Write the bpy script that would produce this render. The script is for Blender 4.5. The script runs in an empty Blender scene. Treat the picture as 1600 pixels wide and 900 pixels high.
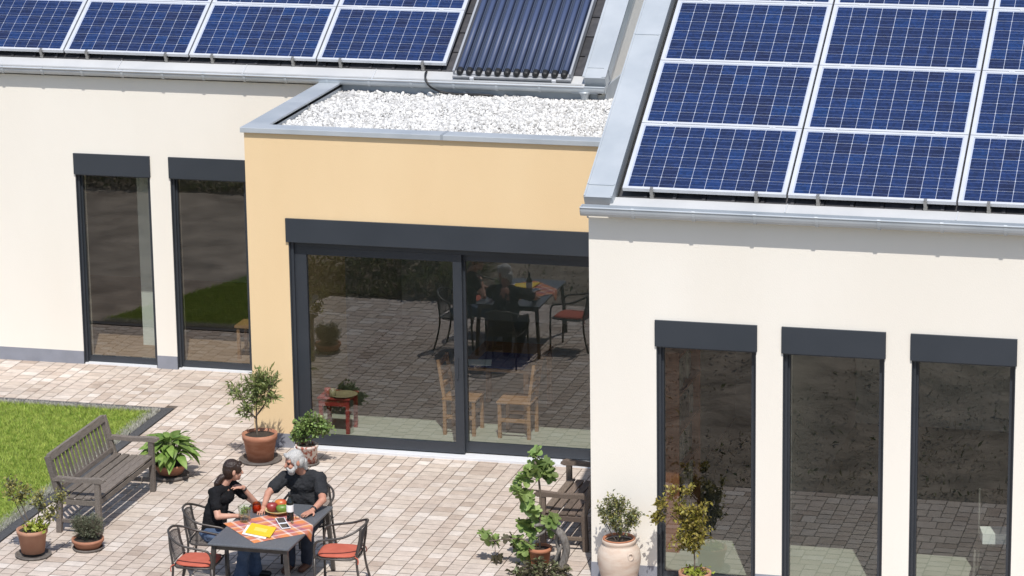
import bpy, bmesh, math, random
import numpy as np
from math import sin, cos, pi, radians, sqrt, atan2, tan
from mathutils import Vector, Matrix
random.seed(7); rng = np.random.default_rng(7)
S = bpy.context.scene
COL = S.collection

# ------------------------------------------------------------------ camera
cam = bpy.data.cameras.new('camera'); co = bpy.data.objects.new('camera', cam); COL.objects.link(co)
CP = Vector((12.694, -34.723, 11.132)); YAW, PIT, ROL, FPX = .267, .246, -.015, 5053.9
Fv = Vector((-sin(YAW)*cos(PIT), cos(YAW)*cos(PIT), -sin(PIT))); Rv = Vector((cos(YAW), sin(YAW), 0)); Uv = Rv.cross(Fv)
R2 = Rv*cos(ROL) + Uv*sin(ROL); U2 = Uv*cos(ROL) - Rv*sin(ROL)
co.matrix_world = Matrix(((R2.x, U2.x, -Fv.x, CP.x), (R2.y, U2.y, -Fv.y, CP.y), (R2.z, U2.z, -Fv.z, CP.z), (0, 0, 0, 1)))
cam.sensor_width = 36; cam.lens = FPX/1600*36; cam.clip_start = .5; cam.clip_end = 3000
S.camera = co
# ------------------------------------------------------------------ light
SUN_AZ, SUN_EL = radians(19), radians(58.5)          # azimuth measured from -y towards +x
sd = Vector((sin(SUN_AZ)*cos(SUN_EL), -cos(SUN_AZ)*cos(SUN_EL), sin(SUN_EL)))
W = bpy.data.worlds.new('World'); S.world = W; W.use_nodes = True
nt = W.node_tree; bg = nt.nodes['Background']; sky = nt.nodes.new('ShaderNodeTexSky')
sky.sky_type = 'NISHITA'; sky.sun_disc = False; sky.sun_elevation = SUN_EL
sky.sun_rotation = atan2(sd.x, sd.y); sky.altitude = 200
nt.links.new(sky.outputs[0], bg.inputs[0]); bg.inputs[1].default_value = .14
sl = bpy.data.lights.new('sun', 'SUN'); so = bpy.data.objects.new('sun', sl); COL.objects.link(so)
sl.energy = 4.1; sl.angle = radians(.53); sl.color = (1, .965, .91)
so.rotation_euler = sd.to_track_quat('Z', 'Y').to_euler(); so.location = (6, -20, 25)
S.view_settings.view_transform = 'Standard'; S.view_settings.look = 'None'
S.view_settings.exposure = 0.09; S.view_settings.gamma = 1

# ------------------------------------------------------------------ materials
def mat(name, col, rough=.6, metal=0, col2=None, nscale=8, bump=0, bscale=60, spec=.5, rand=0, coat=0, stretch=None, detail=4, contrast=(.35, .65), local=False, bdist=.01):
    m = bpy.data.materials.new(name); m.use_nodes = True
    n = m.node_tree.nodes; l = m.node_tree.links; b = n['Principled BSDF']
    b.inputs['Roughness'].default_value = rough; b.inputs['Metallic'].default_value = metal
    b.inputs['Specular IOR Level'].default_value = spec; b.inputs['Coat Weight'].default_value = coat; b.inputs['Coat Roughness'].default_value = .06
    out = None
    if local: src = n.new('ShaderNodeTexCoord').outputs['Object']
    else: src = n.new('ShaderNodeNewGeometry').outputs['Position']
    if stretch:
        mp = n.new('ShaderNodeMapping'); mp.inputs['Scale'].default_value = stretch; l.new(src, mp.inputs[0]); src = mp.outputs[0]
    b.inputs['Base Color'].default_value = (*col, 1)
    if col2 is not None:
        tx = n.new('ShaderNodeTexNoise'); tx.inputs['Scale'].default_value = nscale; tx.inputs['Detail'].default_value = detail; l.new(src, tx.inputs['Vector'])
        rp = n.new('ShaderNodeValToRGB'); rp.color_ramp.elements[0].position, rp.color_ramp.elements[1].position = contrast
        rp.color_ramp.elements[0].color = (*col, 1); rp.color_ramp.elements[1].color = (*col2, 1)
        l.new(tx.outputs['Fac'], rp.inputs[0]); out = rp.outputs[0]
    if rand:
        oi = n.new('ShaderNodeObjectInfo'); ge = n.new('ShaderNodeNewGeometry')
        ad = n.new('ShaderNodeMath'); l.new(oi.outputs['Random'], ad.inputs[0]); l.new(ge.outputs['Random Per Island'], ad.inputs[1])
        fr = n.new('ShaderNodeMath'); fr.operation = 'FRACT'; l.new(ad.outputs[0], fr.inputs[0])
        mr = n.new('ShaderNodeMapRange'); mr.inputs[3].default_value = 1-rand; mr.inputs[4].default_value = 1+rand; l.new(fr.outputs[0], mr.inputs[0])
        hs = n.new('ShaderNodeHueSaturation'); l.new(mr.outputs[0], hs.inputs['Value'])
        mr2 = n.new('ShaderNodeMapRange'); mr2.inputs[3].default_value = .5-rand*.04; mr2.inputs[4].default_value = .5+rand*.04
        f2 = n.new('ShaderNodeMath'); f2.operation = 'MULTIPLY'; f2.inputs[1].default_value = 7.31; l.new(fr.outputs[0], f2.inputs[0])
        f3 = n.new('ShaderNodeMath'); f3.operation = 'FRACT'; l.new(f2.outputs[0], f3.inputs[0]); l.new(f3.outputs[0], mr2.inputs[0]); l.new(mr2.outputs[0], hs.inputs['Hue'])
        if out: l.new(out, hs.inputs['Color'])
        else: hs.inputs['Color'].default_value = (*col, 1)
        out = hs.outputs[0]
    if out: l.new(out, b.inputs['Base Color'])
    if bump:
        t2 = n.new('ShaderNodeTexNoise'); t2.inputs['Scale'].default_value = bscale; t2.inputs['Detail'].default_value = 5; l.new(src, t2.inputs['Vector'])
        bp = n.new('ShaderNodeBump'); bp.inputs['Strength'].default_value = bump; bp.inputs['Distance'].default_value = bdist
        l.new(t2.outputs['Fac'], bp.inputs['Height']); l.new(bp.outputs[0], b.inputs['Normal'])
    return m

def leafmat(name, c1, c2, rand=.3, rough=.45, spec=.4):
    m = mat(name, c1, rough, col2=c2, nscale=14, rand=rand, spec=spec)
    n = m.node_tree.nodes; l = m.node_tree.links; b = n['Principled BSDF']
    tr = n.new('ShaderNodeBsdfTranslucent'); mx = n.new('ShaderNodeMixShader'); mx.inputs[0].default_value = .28
    src = b.inputs['Base Color'].links[0].from_socket
    l.new(src, tr.inputs[0]); l.new(b.outputs[0], mx.inputs[1]); l.new(tr.outputs[0], mx.inputs[2]); l.new(mx.outputs[0], n['Material Output'].inputs[0])
    return m

def glassmat(name, tint=(.86, .9, .87), ior=1.7, bump=0):
    m = bpy.data.materials.new(name); m.use_nodes = True; n = m.node_tree.nodes; l = m.node_tree.links; n.clear()
    o = n.new('ShaderNodeOutputMaterial'); t = n.new('ShaderNodeBsdfTransparent'); t.inputs[0].default_value = (*tint, 1)
    g = n.new('ShaderNodeBsdfGlossy'); g.inputs['Roughness'].default_value = 0.0
    f = n.new('ShaderNodeFresnel'); gb = n.new('ShaderNodeNewGeometry'); mi = n.new('ShaderNodeMix')   # thin sheet: both faces reflect alike
    mi.inputs[2].default_value = ior; mi.inputs[3].default_value = 1/ior; l.new(gb.outputs['Backfacing'], mi.inputs[0]); l.new(mi.outputs[0], f.inputs[0])
    mx = n.new('ShaderNodeMixShader'); l.new(f.outputs[0], mx.inputs[0]); l.new(t.outputs[0], mx.inputs[1]); l.new(g.outputs[0], mx.inputs[2]); l.new(mx.outputs[0], o.inputs[0])
    if bump:
        ge = n.new('ShaderNodeNewGeometry'); tx = n.new('ShaderNodeTexNoise'); tx.inputs['Scale'].default_value = 1.6; tx.inputs['Detail'].default_value = 1
        l.new(ge.outputs['Position'], tx.inputs['Vector'])
        bp = n.new('ShaderNodeBump'); bp.inputs['Strength'].default_value = bump; bp.inputs['Distance'].default_value = .01
        l.new(tx.outputs['Fac'], bp.inputs['Height']); l.new(bp.outputs[0], g.inputs['Normal'])
    return m

M = {}
M['cream'] = mat('cream_render', (.83, .78, .70), .9, col2=(.795, .74, .655), nscale=.7, bump=.2, bscale=150, spec=.2, detail=9, stretch=(1, 1, .35))
M['yellow'] = mat('ochre_render', (.80, .60, .36), .9, col2=(.765, .56, .325), nscale=.8, bump=.22, bscale=150, spec=.2, detail=9, stretch=(1, 1, .35))
M['plinth'] = mat('grey_plinth', (.27, .28, .32), .85, col2=(.24, .25, .285), nscale=5, bump=.2, bscale=160, spec=.25)
M['anthracite'] = mat('anthracite_metal', (.030, .035, .043), .38, col2=(.036, .041, .05), nscale=2, spec=.5)
M['anthbox'] = mat('anthracite_sheet', (.029, .035, .044), .45, col2=(.036, .042, .052), nscale=1.2, spec=.5)
M['zinc'] = mat('zinc_sheet', (.44, .475, .505), .46, .3, col2=(.52, .55, .575), nscale=2.2, bump=.12, bscale=5, bdist=.03, detail=6)
M['eaves'] = mat('eaves_sheet', (.47, .475, .48), .6, .05, col2=(.53, .53, .53), nscale=2.2, detail=6)
M['zincdark'] = mat('zinc_wall_flashing', (.36, .39, .42), .5, .3, col2=(.42, .45, .48), nscale=3)
M['alu'] = mat('aluminium', (.74, .75, .77), .38, .35, col2=(.68, .69, .71), nscale=6)
M['steel'] = mat('galvanised', (.35, .34, .32), .4, .7)
M['sill'] = mat('pale_sill', (.72, .73, .75), .5, .1)
M['tile'] = mat('roof_tile_clay', (.040, .040, .045), .55, col2=(.062, .060, .064), nscale=12, bump=.3, bscale=90, rand=.25)
M['underlay'] = mat('roof_underlay', (.02, .02, .022), .8)
M['backsheet'] = mat('backsheet', (.42, .46, .56), .4, coat=.4)
M['gravel'] = mat('white_gravel', (.55, .54, .52), .9, col2=(.67, .66, .64), nscale=30, rand=.32, spec=.2)
M['gravelbase'] = mat('gravel_bed', (.30, .29, .275), .95)
M['black'] = mat('black_rubber', (.012, .012, .013), .5)
M['joint'] = mat('joint_sand', (.085, .066, .052), .95, col2=(.125, .10, .08), nscale=20, bump=.3)
M['kerb'] = mat('slate_edging', (.05, .051, .055), .9, col2=(.085, .085, .09), nscale=60, bump=.8, bscale=120)
M['soil'] = mat('soil', (.03, .022, .016), .95, col2=(.05, .036, .026), nscale=40, bump=1, bscale=60)
M['lawn'] = mat('lawn_soil', (.13, .17, .045), .95, col2=(.18, .22, .07), nscale=10)
M['grass'] = leafmat('grass_blades', (.25, .36, .055), (.44, .52, .12), .34, .7, .2)
M['drygrass'] = leafmat('dry_grass', (.40, .39, .34), (.54, .52, .46), .3)
M['field'] = mat('field', (.07, .08, .035), .95, col2=(.10, .095, .05), nscale=.3)
M['rough'] = mat('rough_soil', (.17, .135, .105), .95, col2=(.40, .33, .26), nscale=1.6, bump=.5, bscale=9, bdist=.05, contrast=(.3, .7))
M['bank'] = mat('mulched_bank', (.12, .095, .072), .95, col2=(.30, .245, .19), nscale=2.6, stretch=(.8, 1.2, 1), bump=.6, bscale=8, bdist=.06, contrast=(.3, .7))
M['scrub'] = leafmat('scrub_leaves', (.085, .115, .035), (.16, .15, .07), .4, .9, .1)
M['scrubbrown'] = leafmat('dry_scrub', (.24, .19, .14), (.38, .31, .23), .4, .9, .1)
M['teak'] = mat('weathered_teak', (.120, .100, .084), .75, col2=(.195, .166, .142), nscale=9, stretch=(14, 1.2, 14), bump=.35, bscale=30, rand=.2)
M['teak2'] = mat('brown_teak', (.115, .085, .065), .72, col2=(.185, .14, .11), nscale=9, stretch=(14, 1.2, 14), bump=.3, bscale=30, rand=.2)
M['terra'] = mat('terracotta', (.33, .135, .075), .85, col2=(.42, .20, .125), nscale=7, bump=.25, bscale=30, stretch=(1, 1, 3))
M['terra2'] = mat('bright_terracotta', (.46, .18, .09), .8, col2=(.40, .16, .085), nscale=9)
M['terrapale'] = mat('pale_terracotta', (.44, .235, .15), .85, col2=(.36, .17, .105), nscale=6, bump=.2, bscale=40)
M['peel'] = mat('peeling_paint', (.36, .11, .07), .85, col2=(.66, .58, .52), nscale=22, contrast=(.40, .50), bump=.4, bscale=22)
M['urn'] = mat('sandy_ceramic', (.60, .50, .41), .8, col2=(.50, .36, .27), nscale=5, bump=.25, bscale=40, stretch=(1, 1, 3.5), contrast=(.4, .75))
M['saucer'] = mat('dark_saucer', (.10, .085, .075), .8, col2=(.16, .14, .125), nscale=20)
M['stem'] = mat('bark', (.10, .075, .055), .9, col2=(.16, .125, .095), nscale=30)
M['greenstem'] = mat('green_stem', (.12, .15, .05), .7)
M['drift'] = mat('driftwood', (.13, .115, .10), .85, col2=(.24, .22, .20), nscale=9, stretch=(6, 6, 1.5), bump=.7, bscale=26)
M['oleander'] = leafmat('oleander_leaf', (.155, .20, .06), (.25, .29, .105))
M['bush'] = leafmat('basil_leaf', (.14, .22, .055), (.24, .33, .105))
M['hosta'] = leafmat('hosta_leaf', (.12, .215, .04), (.23, .33, .085), .3)
M['sparse'] = leafmat('ochre_leaf', (.23, .23, .06), (.36, .33, .10))
M['limeleaf'] = leafmat('lime_leaf', (.22, .28, .035), (.38, .40, .07))
M['lavender'] = leafmat('grey_leaf', (.115, .13, .08), (.21, .22, .145))
M['fig'] = leafmat('fig_leaf', (.17, .25, .065), (.27, .36, .12), .3)
M['wilted'] = leafmat('wilted_leaf', (.07, .06, .035), (.13, .12, .07), .3)
M['urnleaf'] = leafmat('myrtle_leaf', (.13, .155, .065), (.22, .23, .12))
M['acer'] = leafmat('acer_leaf', (.21, .185, .035), (.33, .27, .06))
M['chair'] = mat('dark_bronze_steel', (.065, .057, .052), .42, .4, col2=(.095, .083, .075), nscale=10)
M['mesh'] = mat('chair_mesh', (.09, .08, .075), .6, .2)
M['tabletop'] = mat('slate_table', (.10, .107, .12), .42, col2=(.15, .157, .17), nscale=70, detail=8, contrast=(.45, .75))
M['cushion'] = mat('red_cushion', (.50, .12, .075), .9, col2=(.44, .10, .06), nscale=9, bump=.2, bscale=200)
M['skin'] = mat('skin', (.56, .32, .23), .55, col2=(.50, .265, .185), nscale=18)
M['skin2'] = mat('tanned_skin', (.50, .26, .18), .55, col2=(.43, .20, .135), nscale=18)
M['blackshirt'] = mat('black_cotton', (.008, .008, .009), .9, col2=(.012, .012, .014), nscale=14, bump=.5, bscale=14, bdist=.02, spec=.2)
M['greyshirt'] = mat('charcoal_cotton', (.022, .023, .026), .92, col2=(.032, .033, .036), nscale=10, bump=.5, bscale=14, bdist=.02, spec=.2)
M['jeans'] = mat('blue_denim', (.045, .075, .135), .9, col2=(.075, .11, .18), nscale=12, bump=.4, bscale=18, bdist=.02)
M['darkjeans'] = mat('dark_denim', (.018, .024, .040), .9, col2=(.03, .038, .058), nscale=12)
M['brownhair'] = mat('brown_hair', (.020, .010, .007), .42, col2=(.036, .018, .011), nscale=50, stretch=(3, 3, .4), bump=.5, bscale=60)
M['whitehair'] = mat('white_hair', (.36, .35, .335), .7, col2=(.56, .545, .52), nscale=50, stretch=(3, 3, .5), bump=.7, bscale=60)
M['eye'] = mat('eye_dark', (.02, .015, .012), .2)
M['shoe'] = mat('brown_shoe', (.11, .045, .025), .6)
M['watch'] = mat('watch_strap', (.02, .02, .022), .4)
M['bottle'] = mat('wine_bottle', (.010, .012, .010), .08, spec=.7)
M['paper'] = mat('white_paper', (.80, .80, .79), .8)
M['booklet'] = mat('yellow_cover', (.80, .53, .02), .5)
M['bookletlogo'] = mat('yellow_print', (.84, .62, .12), .5)
M['screen'] = mat('solar_cell_dark', (.012, .017, .035), .12)
M['casing'] = mat('white_casing', (.76, .77, .79), .35)
M['mango'] = mat('mango_red', (.42, .05, .03), .35, col2=(.60, .22, .03), nscale=9, local=False)
M['darkmango'] = mat('mango_dark_red', (.22, .022, .025), .35, col2=(.30, .05, .04), nscale=14)
M['greenmango'] = mat('avocado_green', (.10, .19, .025), .4, col2=(.14, .24, .04), nscale=20)
M['yellowfruit'] = mat('lemon_yellow', (.62, .46, .06), .5)
M['bowl'] = mat('glazed_bowl', (.55, .42, .18), .35, col2=(.62, .50, .24), nscale=8)
M['amber'] = glassmat('amber_glass', (.90, .52, .28), 1.45)
M['amberwax'] = mat('red_wax', (.33, .09, .04), .5, col2=(.46, .20, .07), nscale=30)
M['clear'] = glassmat('clear_glass', (.93, .96, .93), 1.5)
M['pane'] = glassmat('window_glass', (.80, .845, .80), 2.45, .05)
M['floor'] = mat('interior_tiles', (.40, .40, .35), .5, col2=(.43, .43, .38), nscale=3)
M['woodfloor'] = mat('oak_floor', (.25, .16, .11), .5, col2=(.31, .205, .145), nscale=3, stretch=(1, 9, 1))
M['inwall'] = mat('interior_plaster', (.56, .54, .50), .9)
M['inwhite'] = mat('interior_white', (.72, .72, .70), .8)
M['inwood'] = mat('orange_wood', (.33, .13, .07), .6, col2=(.25, .095, .05), nscale=5, stretch=(8, 8, 1))
M['pine'] = mat('pine_wood', (.34, .18, .085), .5, col2=(.27, .135, .06), nscale=6, stretch=(8, 8, 1))
M['redpaint'] = mat('red_lacquer', (.27, .03, .026), .5)
M['bluecloth'] = mat('blue_cloth', (.05, .055, .17), .9)
M['plate'] = mat('stoneware', (.30, .24, .15), .5, col2=(.22, .17, .11), nscale=12)
M['dark'] = mat('dark_furniture', (.025, .022, .02), .5)
M['books'] = mat('book_spines', (.25, .22, .19), .7, rand=.9)

# pavers: warm cream, beige, pinkish
def pavermat():
    m = bpy.data.materials.new('concrete_paver'); m.use_nodes = True; n = m.node_tree.nodes; l = m.node_tree.links; b = n['Principled BSDF']
    b.inputs['Roughness'].default_value = .9; b.inputs['Specular IOR Level'].default_value = .25
    oi = n.new('ShaderNodeObjectInfo'); ge = n.new('ShaderNodeNewGeometry'); ad = n.new('ShaderNodeMath'); fr = n.new('ShaderNodeMath'); fr.operation = 'FRACT'
    l.new(oi.outputs['Random'], ad.inputs[0]); l.new(ge.outputs['Random Per Island'], ad.inputs[1]); l.new(ad.outputs[0], fr.inputs[0])
    rp = n.new('ShaderNodeValToRGB'); e = rp.color_ramp.elements
    cols = [(0, (.43, .345, .285)), (.14, (.535, .45, .38)), (.30, (.58, .50, .43)), (.46, (.50, .41, .345)), (.60, (.60, .525, .46)), (.76, (.54, .45, .385)), (.93, (.67, .605, .545)), (1, (.46, .385, .33))]
    e[0].position, e[0].color = cols[0][0], (*cols[0][1], 1); e[1].position, e[1].color = 1, (*cols[-1][1], 1)
    for p, c in cols[1:-1]:
        x = e.new(p); x.color = (*c, 1)
    l.new(fr.outputs[0], rp.inputs[0])
    def noise(sc, lo, hi, src, det=5):
        t = n.new('ShaderNodeTexNoise'); t.inputs['Scale'].default_value = sc; t.inputs['Detail'].default_value = det; l.new(ge.outputs['Position'], t.inputs['Vector'])
        mr = n.new('ShaderNodeMapRange'); mr.inputs[1].default_value = .3; mr.inputs[2].default_value = .7; mr.inputs[3].default_value = lo; mr.inputs[4].default_value = hi; l.new(t.outputs['Fac'], mr.inputs[0])
        h = n.new('ShaderNodeMix'); h.data_type = 'RGBA'; h.blend_type = 'MULTIPLY'; h.inputs[0].default_value = 1
        l.new(src, h.inputs[6]); l.new(mr.outputs[0], h.inputs[7]); return h.outputs[2], t
    c, _ = noise(9, .86, 1.08, rp.outputs[0]); c, _ = noise(.7, .90, 1.05, c, 3); c, t = noise(55, .90, 1.06, c)
    l.new(c, b.inputs['Base Color'])
    bp = n.new('ShaderNodeBump'); bp.inputs['Strength'].default_value = .35; bp.inputs['Distance'].default_value = .006; l.new(t.outputs['Fac'], bp.inputs['Height']); l.new(bp.outputs[0], b.inputs['Normal'])
    return m
M['paver'] = pavermat()

def cellmat():
    m = bpy.data.materials.new('polycrystalline_cell'); m.use_nodes = True; n = m.node_tree.nodes; l = m.node_tree.links; b = n['Principled BSDF']
    b.inputs['Roughness'].default_value = .4; b.inputs['Coat Weight'].default_value = .25; b.inputs['Coat Roughness'].default_value = .08
    oi = n.new('ShaderNodeObjectInfo'); rp = n.new('ShaderNodeValToRGB'); e = rp.color_ramp.elements
    e[0].color = (.008, .014, .052, 1); e[1].color = (.006, .027, .105, 1); x = e.new(.35); x.color = (.007, .019, .074, 1); x = e.new(.8); x.color = (.007, .021, .085, 1)
    l.new(oi.outputs['Random'], rp.inputs[0])
    ge = n.new('ShaderNodeNewGeometry'); vo = n.new('ShaderNodeTexVoronoi'); vo.inputs['Scale'].default_value = 38; l.new(ge.outputs['Position'], vo.inputs['Vector'])
    sp = n.new('ShaderNodeSeparateColor'); l.new(vo.outputs['Color'], sp.inputs[0])
    mr = n.new('ShaderNodeMapRange'); mr.inputs[3].default_value = .72; mr.inputs[4].default_value = 1.3; l.new(sp.outputs[0], mr.inputs[0])
    mx = n.new('ShaderNodeMix'); mx.data_type = 'RGBA'; mx.blend_type = 'MULTIPLY'; mx.inputs[0].default_value = 1; l.new(rp.outputs[0], mx.inputs[6]); l.new(mr.outputs[0], mx.inputs[7])
    # printed bus bars: two thin lines across each cell
    tc = n.new('ShaderNodeTexCoord'); sx = n.new('ShaderNodeSeparateXYZ'); l.new(tc.outputs['Object'], sx.inputs[0])
    ab = n.new('ShaderNodeMath'); ab.operation = 'ABSOLUTE'; l.new(sx.outputs[1], ab.inputs[0])
    cp = n.new('ShaderNodeMath'); cp.operation = 'COMPARE'; cp.inputs[1].default_value = .036; cp.inputs[2].default_value = .0013; l.new(ab.outputs[0], cp.inputs[0])
    m2 = n.new('ShaderNodeMix'); m2.data_type = 'RGBA'; l.new(cp.outputs[0], m2.inputs[0]); l.new(mx.outputs[2], m2.inputs[6]); m2.inputs[7].default_value = (.13, .17, .31, 1)
    l.new(m2.outputs[2], b.inputs['Base Color'])
    return m
M['cell'] = cellmat()

def tubemat():
    m = mat('evacuated_tube', (.055, .075, .145), .5, spec=.5, coat=0)
    return m
M['tube'] = tubemat()
M['reflector'] = mat('ribbed_reflector', (.045, .062, .12), .45, .2)
M['traygrey'] = mat('collector_tray', (.40, .41, .43), .5, .3)
M['ribline'] = mat('rib_edge', (.17, .21, .30), .45, .3)

def plaid():
    m = bpy.data.materials.new('plaid_cloth'); m.use_nodes = True; n = m.node_tree.nodes; l = m.node_tree.links; b = n['Principled BSDF']; b.inputs['Roughness'].default_value = .95
    tc = n.new('ShaderNodeTexCoord'); sx = n.new('ShaderNodeSeparateXYZ'); l.new(tc.outputs['UV'], sx.inputs[0])
    outs = []
    for k in (0, 1):
        mu = n.new('ShaderNodeMath'); mu.operation = 'MULTIPLY'; mu.inputs[1].default_value = 2.3; l.new(sx.outputs[k], mu.inputs[0])
        fr = n.new('ShaderNodeMath'); fr.operation = 'FRACT'; l.new(mu.outputs[0], fr.inputs[0])
        rp = n.new('ShaderNodeValToRGB'); rp.color_ramp.interpolation = 'CONSTANT'; e = rp.color_ramp.elements
        cs = [(0, (.62, .22, .075)), (.24, (.72, .60, .54)), (.33, (.40, .12, .13)), (.55, (.64, .30, .12)), (.68, (.70, .58, .52)), (.75, (.30, .12, .17)), (.9, (.55, .16, .11))]
        e[0].color = (*cs[0][1], 1); e[1].position = cs[1][0]; e[1].color = (*cs[1][1], 1)
        for p, c in cs[2:]:
            x = e.new(p); x.color = (*c, 1)
        l.new(fr.outputs[0], rp.inputs[0]); outs.append(rp.outputs[0])
    mx = n.new('ShaderNodeMix'); mx.data_type = 'RGBA'; mx.inputs[0].default_value = .5; l.new(outs[0], mx.inputs[6]); l.new(outs[1], mx.inputs[7]); l.new(mx.outputs[2], b.inputs['Base Color'])
    return m
M['plaid'] = plaid()

# ------------------------------------------------------------------ mesh helpers
class MB:
    def __init__(s): s.v = []; s.f = []
    def add(s, vs, fs):
        o = len(s.v); s.v += [tuple(x) for x in vs]; s.f += [tuple(i+o for i in f) for f in fs]; return s
    def box(s, x0, x1, y0, y1, z0, z1):
        return s.add([(x0,y0,z0),(x1,y0,z0),(x1,y1,z0),(x0,y1,z0),(x0,y0,z1),(x1,y0,z1),(x1,y1,z1),(x0,y1,z1)],
                     [(0,3,2,1),(4,5,6,7),(0,1,5,4),(1,2,6,5),(2,3,7,6),(3,0,4,7)])
    def obox(s, c, ax, ay, az):
        c, ax, ay, az = map(Vector, (c, ax, ay, az)); vs = []
        for k in (-1, 1):
            for i, j in ((-1,-1),(1,-1),(1,1),(-1,1)): vs.append(c+ax*i+ay*j+az*k)
        return s.add(vs, [(0,3,2,1),(4,5,6,7),(0,1,5,4),(1,2,6,5),(2,3,7,6),(3,0,4,7)])
    def bar(s, a, b, w, h, up=(0,0,1)):
        a, b, up = Vector(a), Vector(b), Vector(up); d = (b-a); L = d.length; d.normalize()
        sd_ = d.cross(up); sd_ = sd_.normalized() if sd_.length > 1e-6 else Vector((1,0,0)); u = sd_.cross(d)
        return s.obox((a+b)/2, d*L/2, sd_*w/2, u*h/2)
    def prism(s, pts, axis, a, b):
        n = len(pts); vs = []
        for t in (a, b):
            for p, q in pts: vs.append((t,p,q) if axis == 'x' else (p,t,q) if axis == 'y' else (p,q,t))
        return s.add(vs, [tuple(range(n)), tuple(range(2*n-1, n-1, -1))] + [(i,(i+1)%n,n+(i+1)%n,n+i) for i in range(n)])
    def tube(s, pts, r, n=8, closed=False, caps=True):
        P = [Vector(p) for p in pts]; k = len(P); rr = r if isinstance(r, (list, tuple)) else [r]*k
        vs = []; prev = None
        for i in range(k):
            if closed: t = P[(i+1)%k]-P[i-1]
            else: t = P[min(i+1,k-1)]-P[max(i-1,0)]
            t.normalize()
            if prev is None:
                u = t.cross(Vector((0,0,1))); u = u if u.length > 1e-3 else t.cross(Vector((1,0,0))); u.normalize()
            else:
                u = prev - t*prev.dot(t); u.normalize()
            prev = u; w = t.cross(u)
            for j in range(n):
                a = 2*pi*j/n; vs.append(P[i]+(u*cos(a)+w*sin(a))*rr[i])
        fs = []
        for i in range(k if closed else k-1):
            for j in range(n):
                a, b = i*n+j, i*n+(j+1)%n; i2 = (i+1)%k
                fs.append((a, b, i2*n+(j+1)%n, i2*n+j))
        if caps and not closed:
            fs.append(tuple(range(n-1,-1,-1))); fs.append(tuple(range((k-1)*n, k*n)))
        return s.add(vs, fs)
    def lathe(s, prof, c=(0,0,0), n=28, wob=0, caps=True):
        vs = []; k = len(prof)
        for r, z in prof:
            for j in range(n):
                a = 2*pi*j/n; q = r*(1+wob*sin(3*a+z*9)); vs.append((c[0]+q*cos(a), c[1]+q*sin(a), c[2]+z))
        fs = [(i*n+j, i*n+(j+1)%n, (i+1)*n+(j+1)%n, (i+1)*n+j) for i in range(k-1) for j in range(n)]
        if caps: fs.append(tuple(range(n-1,-1,-1))); fs.append(tuple(range((k-1)*n, k*n)))
        return s.add(vs, fs)
    def ell(s, c, ax, ay, az, nu=14, nv=9):
        c, ax, ay, az = map(Vector, (c, ax, ay, az)); vs = [c-az]
        for i in range(1, nv):
            t = pi*i/nv
            for j in range(nu):
                p = 2*pi*j/nu; vs.append(c+ax*sin(t)*cos(p)+ay*sin(t)*sin(p)-az*cos(t))
        vs.append(c+az); fs = []
        for j in range(nu): fs.append((0, 1+(j+1)%nu, 1+j))
        for i in range(nv-2):
            for j in range(nu):
                a, b = 1+i*nu+j, 1+i*nu+(j+1)%nu; fs.append((a, b, b+nu, a+nu))
        e = len(vs)-1; b0 = 1+(nv-2)*nu
        for j in range(nu): fs.append((b0+j, b0+(j+1)%nu, e))
        return s.add(vs, fs)
    def cap(s, a, b, ra, rb, n=12):
        a, b = Vector(a), Vector(b); t = (b-a).normalized(); pts = []; rs = []
        for q in (-.98, -.8, -.45): pts.append(a+t*ra*q); rs.append(ra*sqrt(1-q*q))
        pts.append(a); rs.append(ra); pts.append(b); rs.append(rb)
        for q in (.45, .8, .98): pts.append(b+t*rb*q); rs.append(rb*sqrt(1-q*q))
        return s.tube(pts, rs, n)
    def build(s, name, m, parent=None, loc=None, smooth=False, world=False, bevel=0, kind=None):
        me = bpy.data.meshes.new(name); vs = s.v
        if world and parent is not None:
            o = parent.matrix_world.translation if False else wloc(parent); vs = [(x-o[0], y-o[1], z-o[2]) for x, y, z in vs]
        me.from_pydata(vs, [], s.f)
        return link(name, me, m, parent, loc, smooth, bevel, kind)
def wloc(o):
    p = Vector(o.location)
    while o.parent: o = o.parent; p += Vector(o.location)
    return p
def link(name, me, m, parent=None, loc=None, smooth=False, bevel=0, kind=None, rot=None):
    if m is not None and not me.materials: me.materials.append(M[m] if isinstance(m, str) else m)
    if smooth: me.polygons.foreach_set('use_smooth', [True]*len(me.polygons))
    o = bpy.data.objects.new(name, me); COL.objects.link(o)
    if parent is not None: o.parent = parent
    if loc is not None: o.location = loc
    if rot is not None: o.rotation_euler = rot
    if bevel:
        b = o.modifiers.new('bevel', 'BEVEL'); b.width = bevel; b.segments = 2; b.limit_method = 'ANGLE'; b.angle_limit = radians(40)
    if kind: o['kind'] = kind
    return o
def np_mesh(name, V, Fc):
    V = np.asarray(V, np.float32); Fc = np.asarray(Fc, np.int32); me = bpy.data.meshes.new(name); k = Fc.shape[1]
    me.vertices.add(len(V)); me.vertices.foreach_set('co', V.ravel()); me.loops.add(Fc.size); me.loops.foreach_set('vertex_index', Fc.ravel())
    me.polygons.add(len(Fc)); me.polygons.foreach_set('loop_start', np.arange(0, Fc.size, k, dtype=np.int32)); me.polygons.foreach_set('loop_total', np.full(len(Fc), k, np.int32))
    me.update(calc_edges=True); return me
def tag(o, label=None, cat=None, group=None, kind=None):
    if label: o['label'] = label
    if cat: o['category'] = cat
    if group: o['group'] = group
    if kind: o['kind'] = kind
    return o
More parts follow.
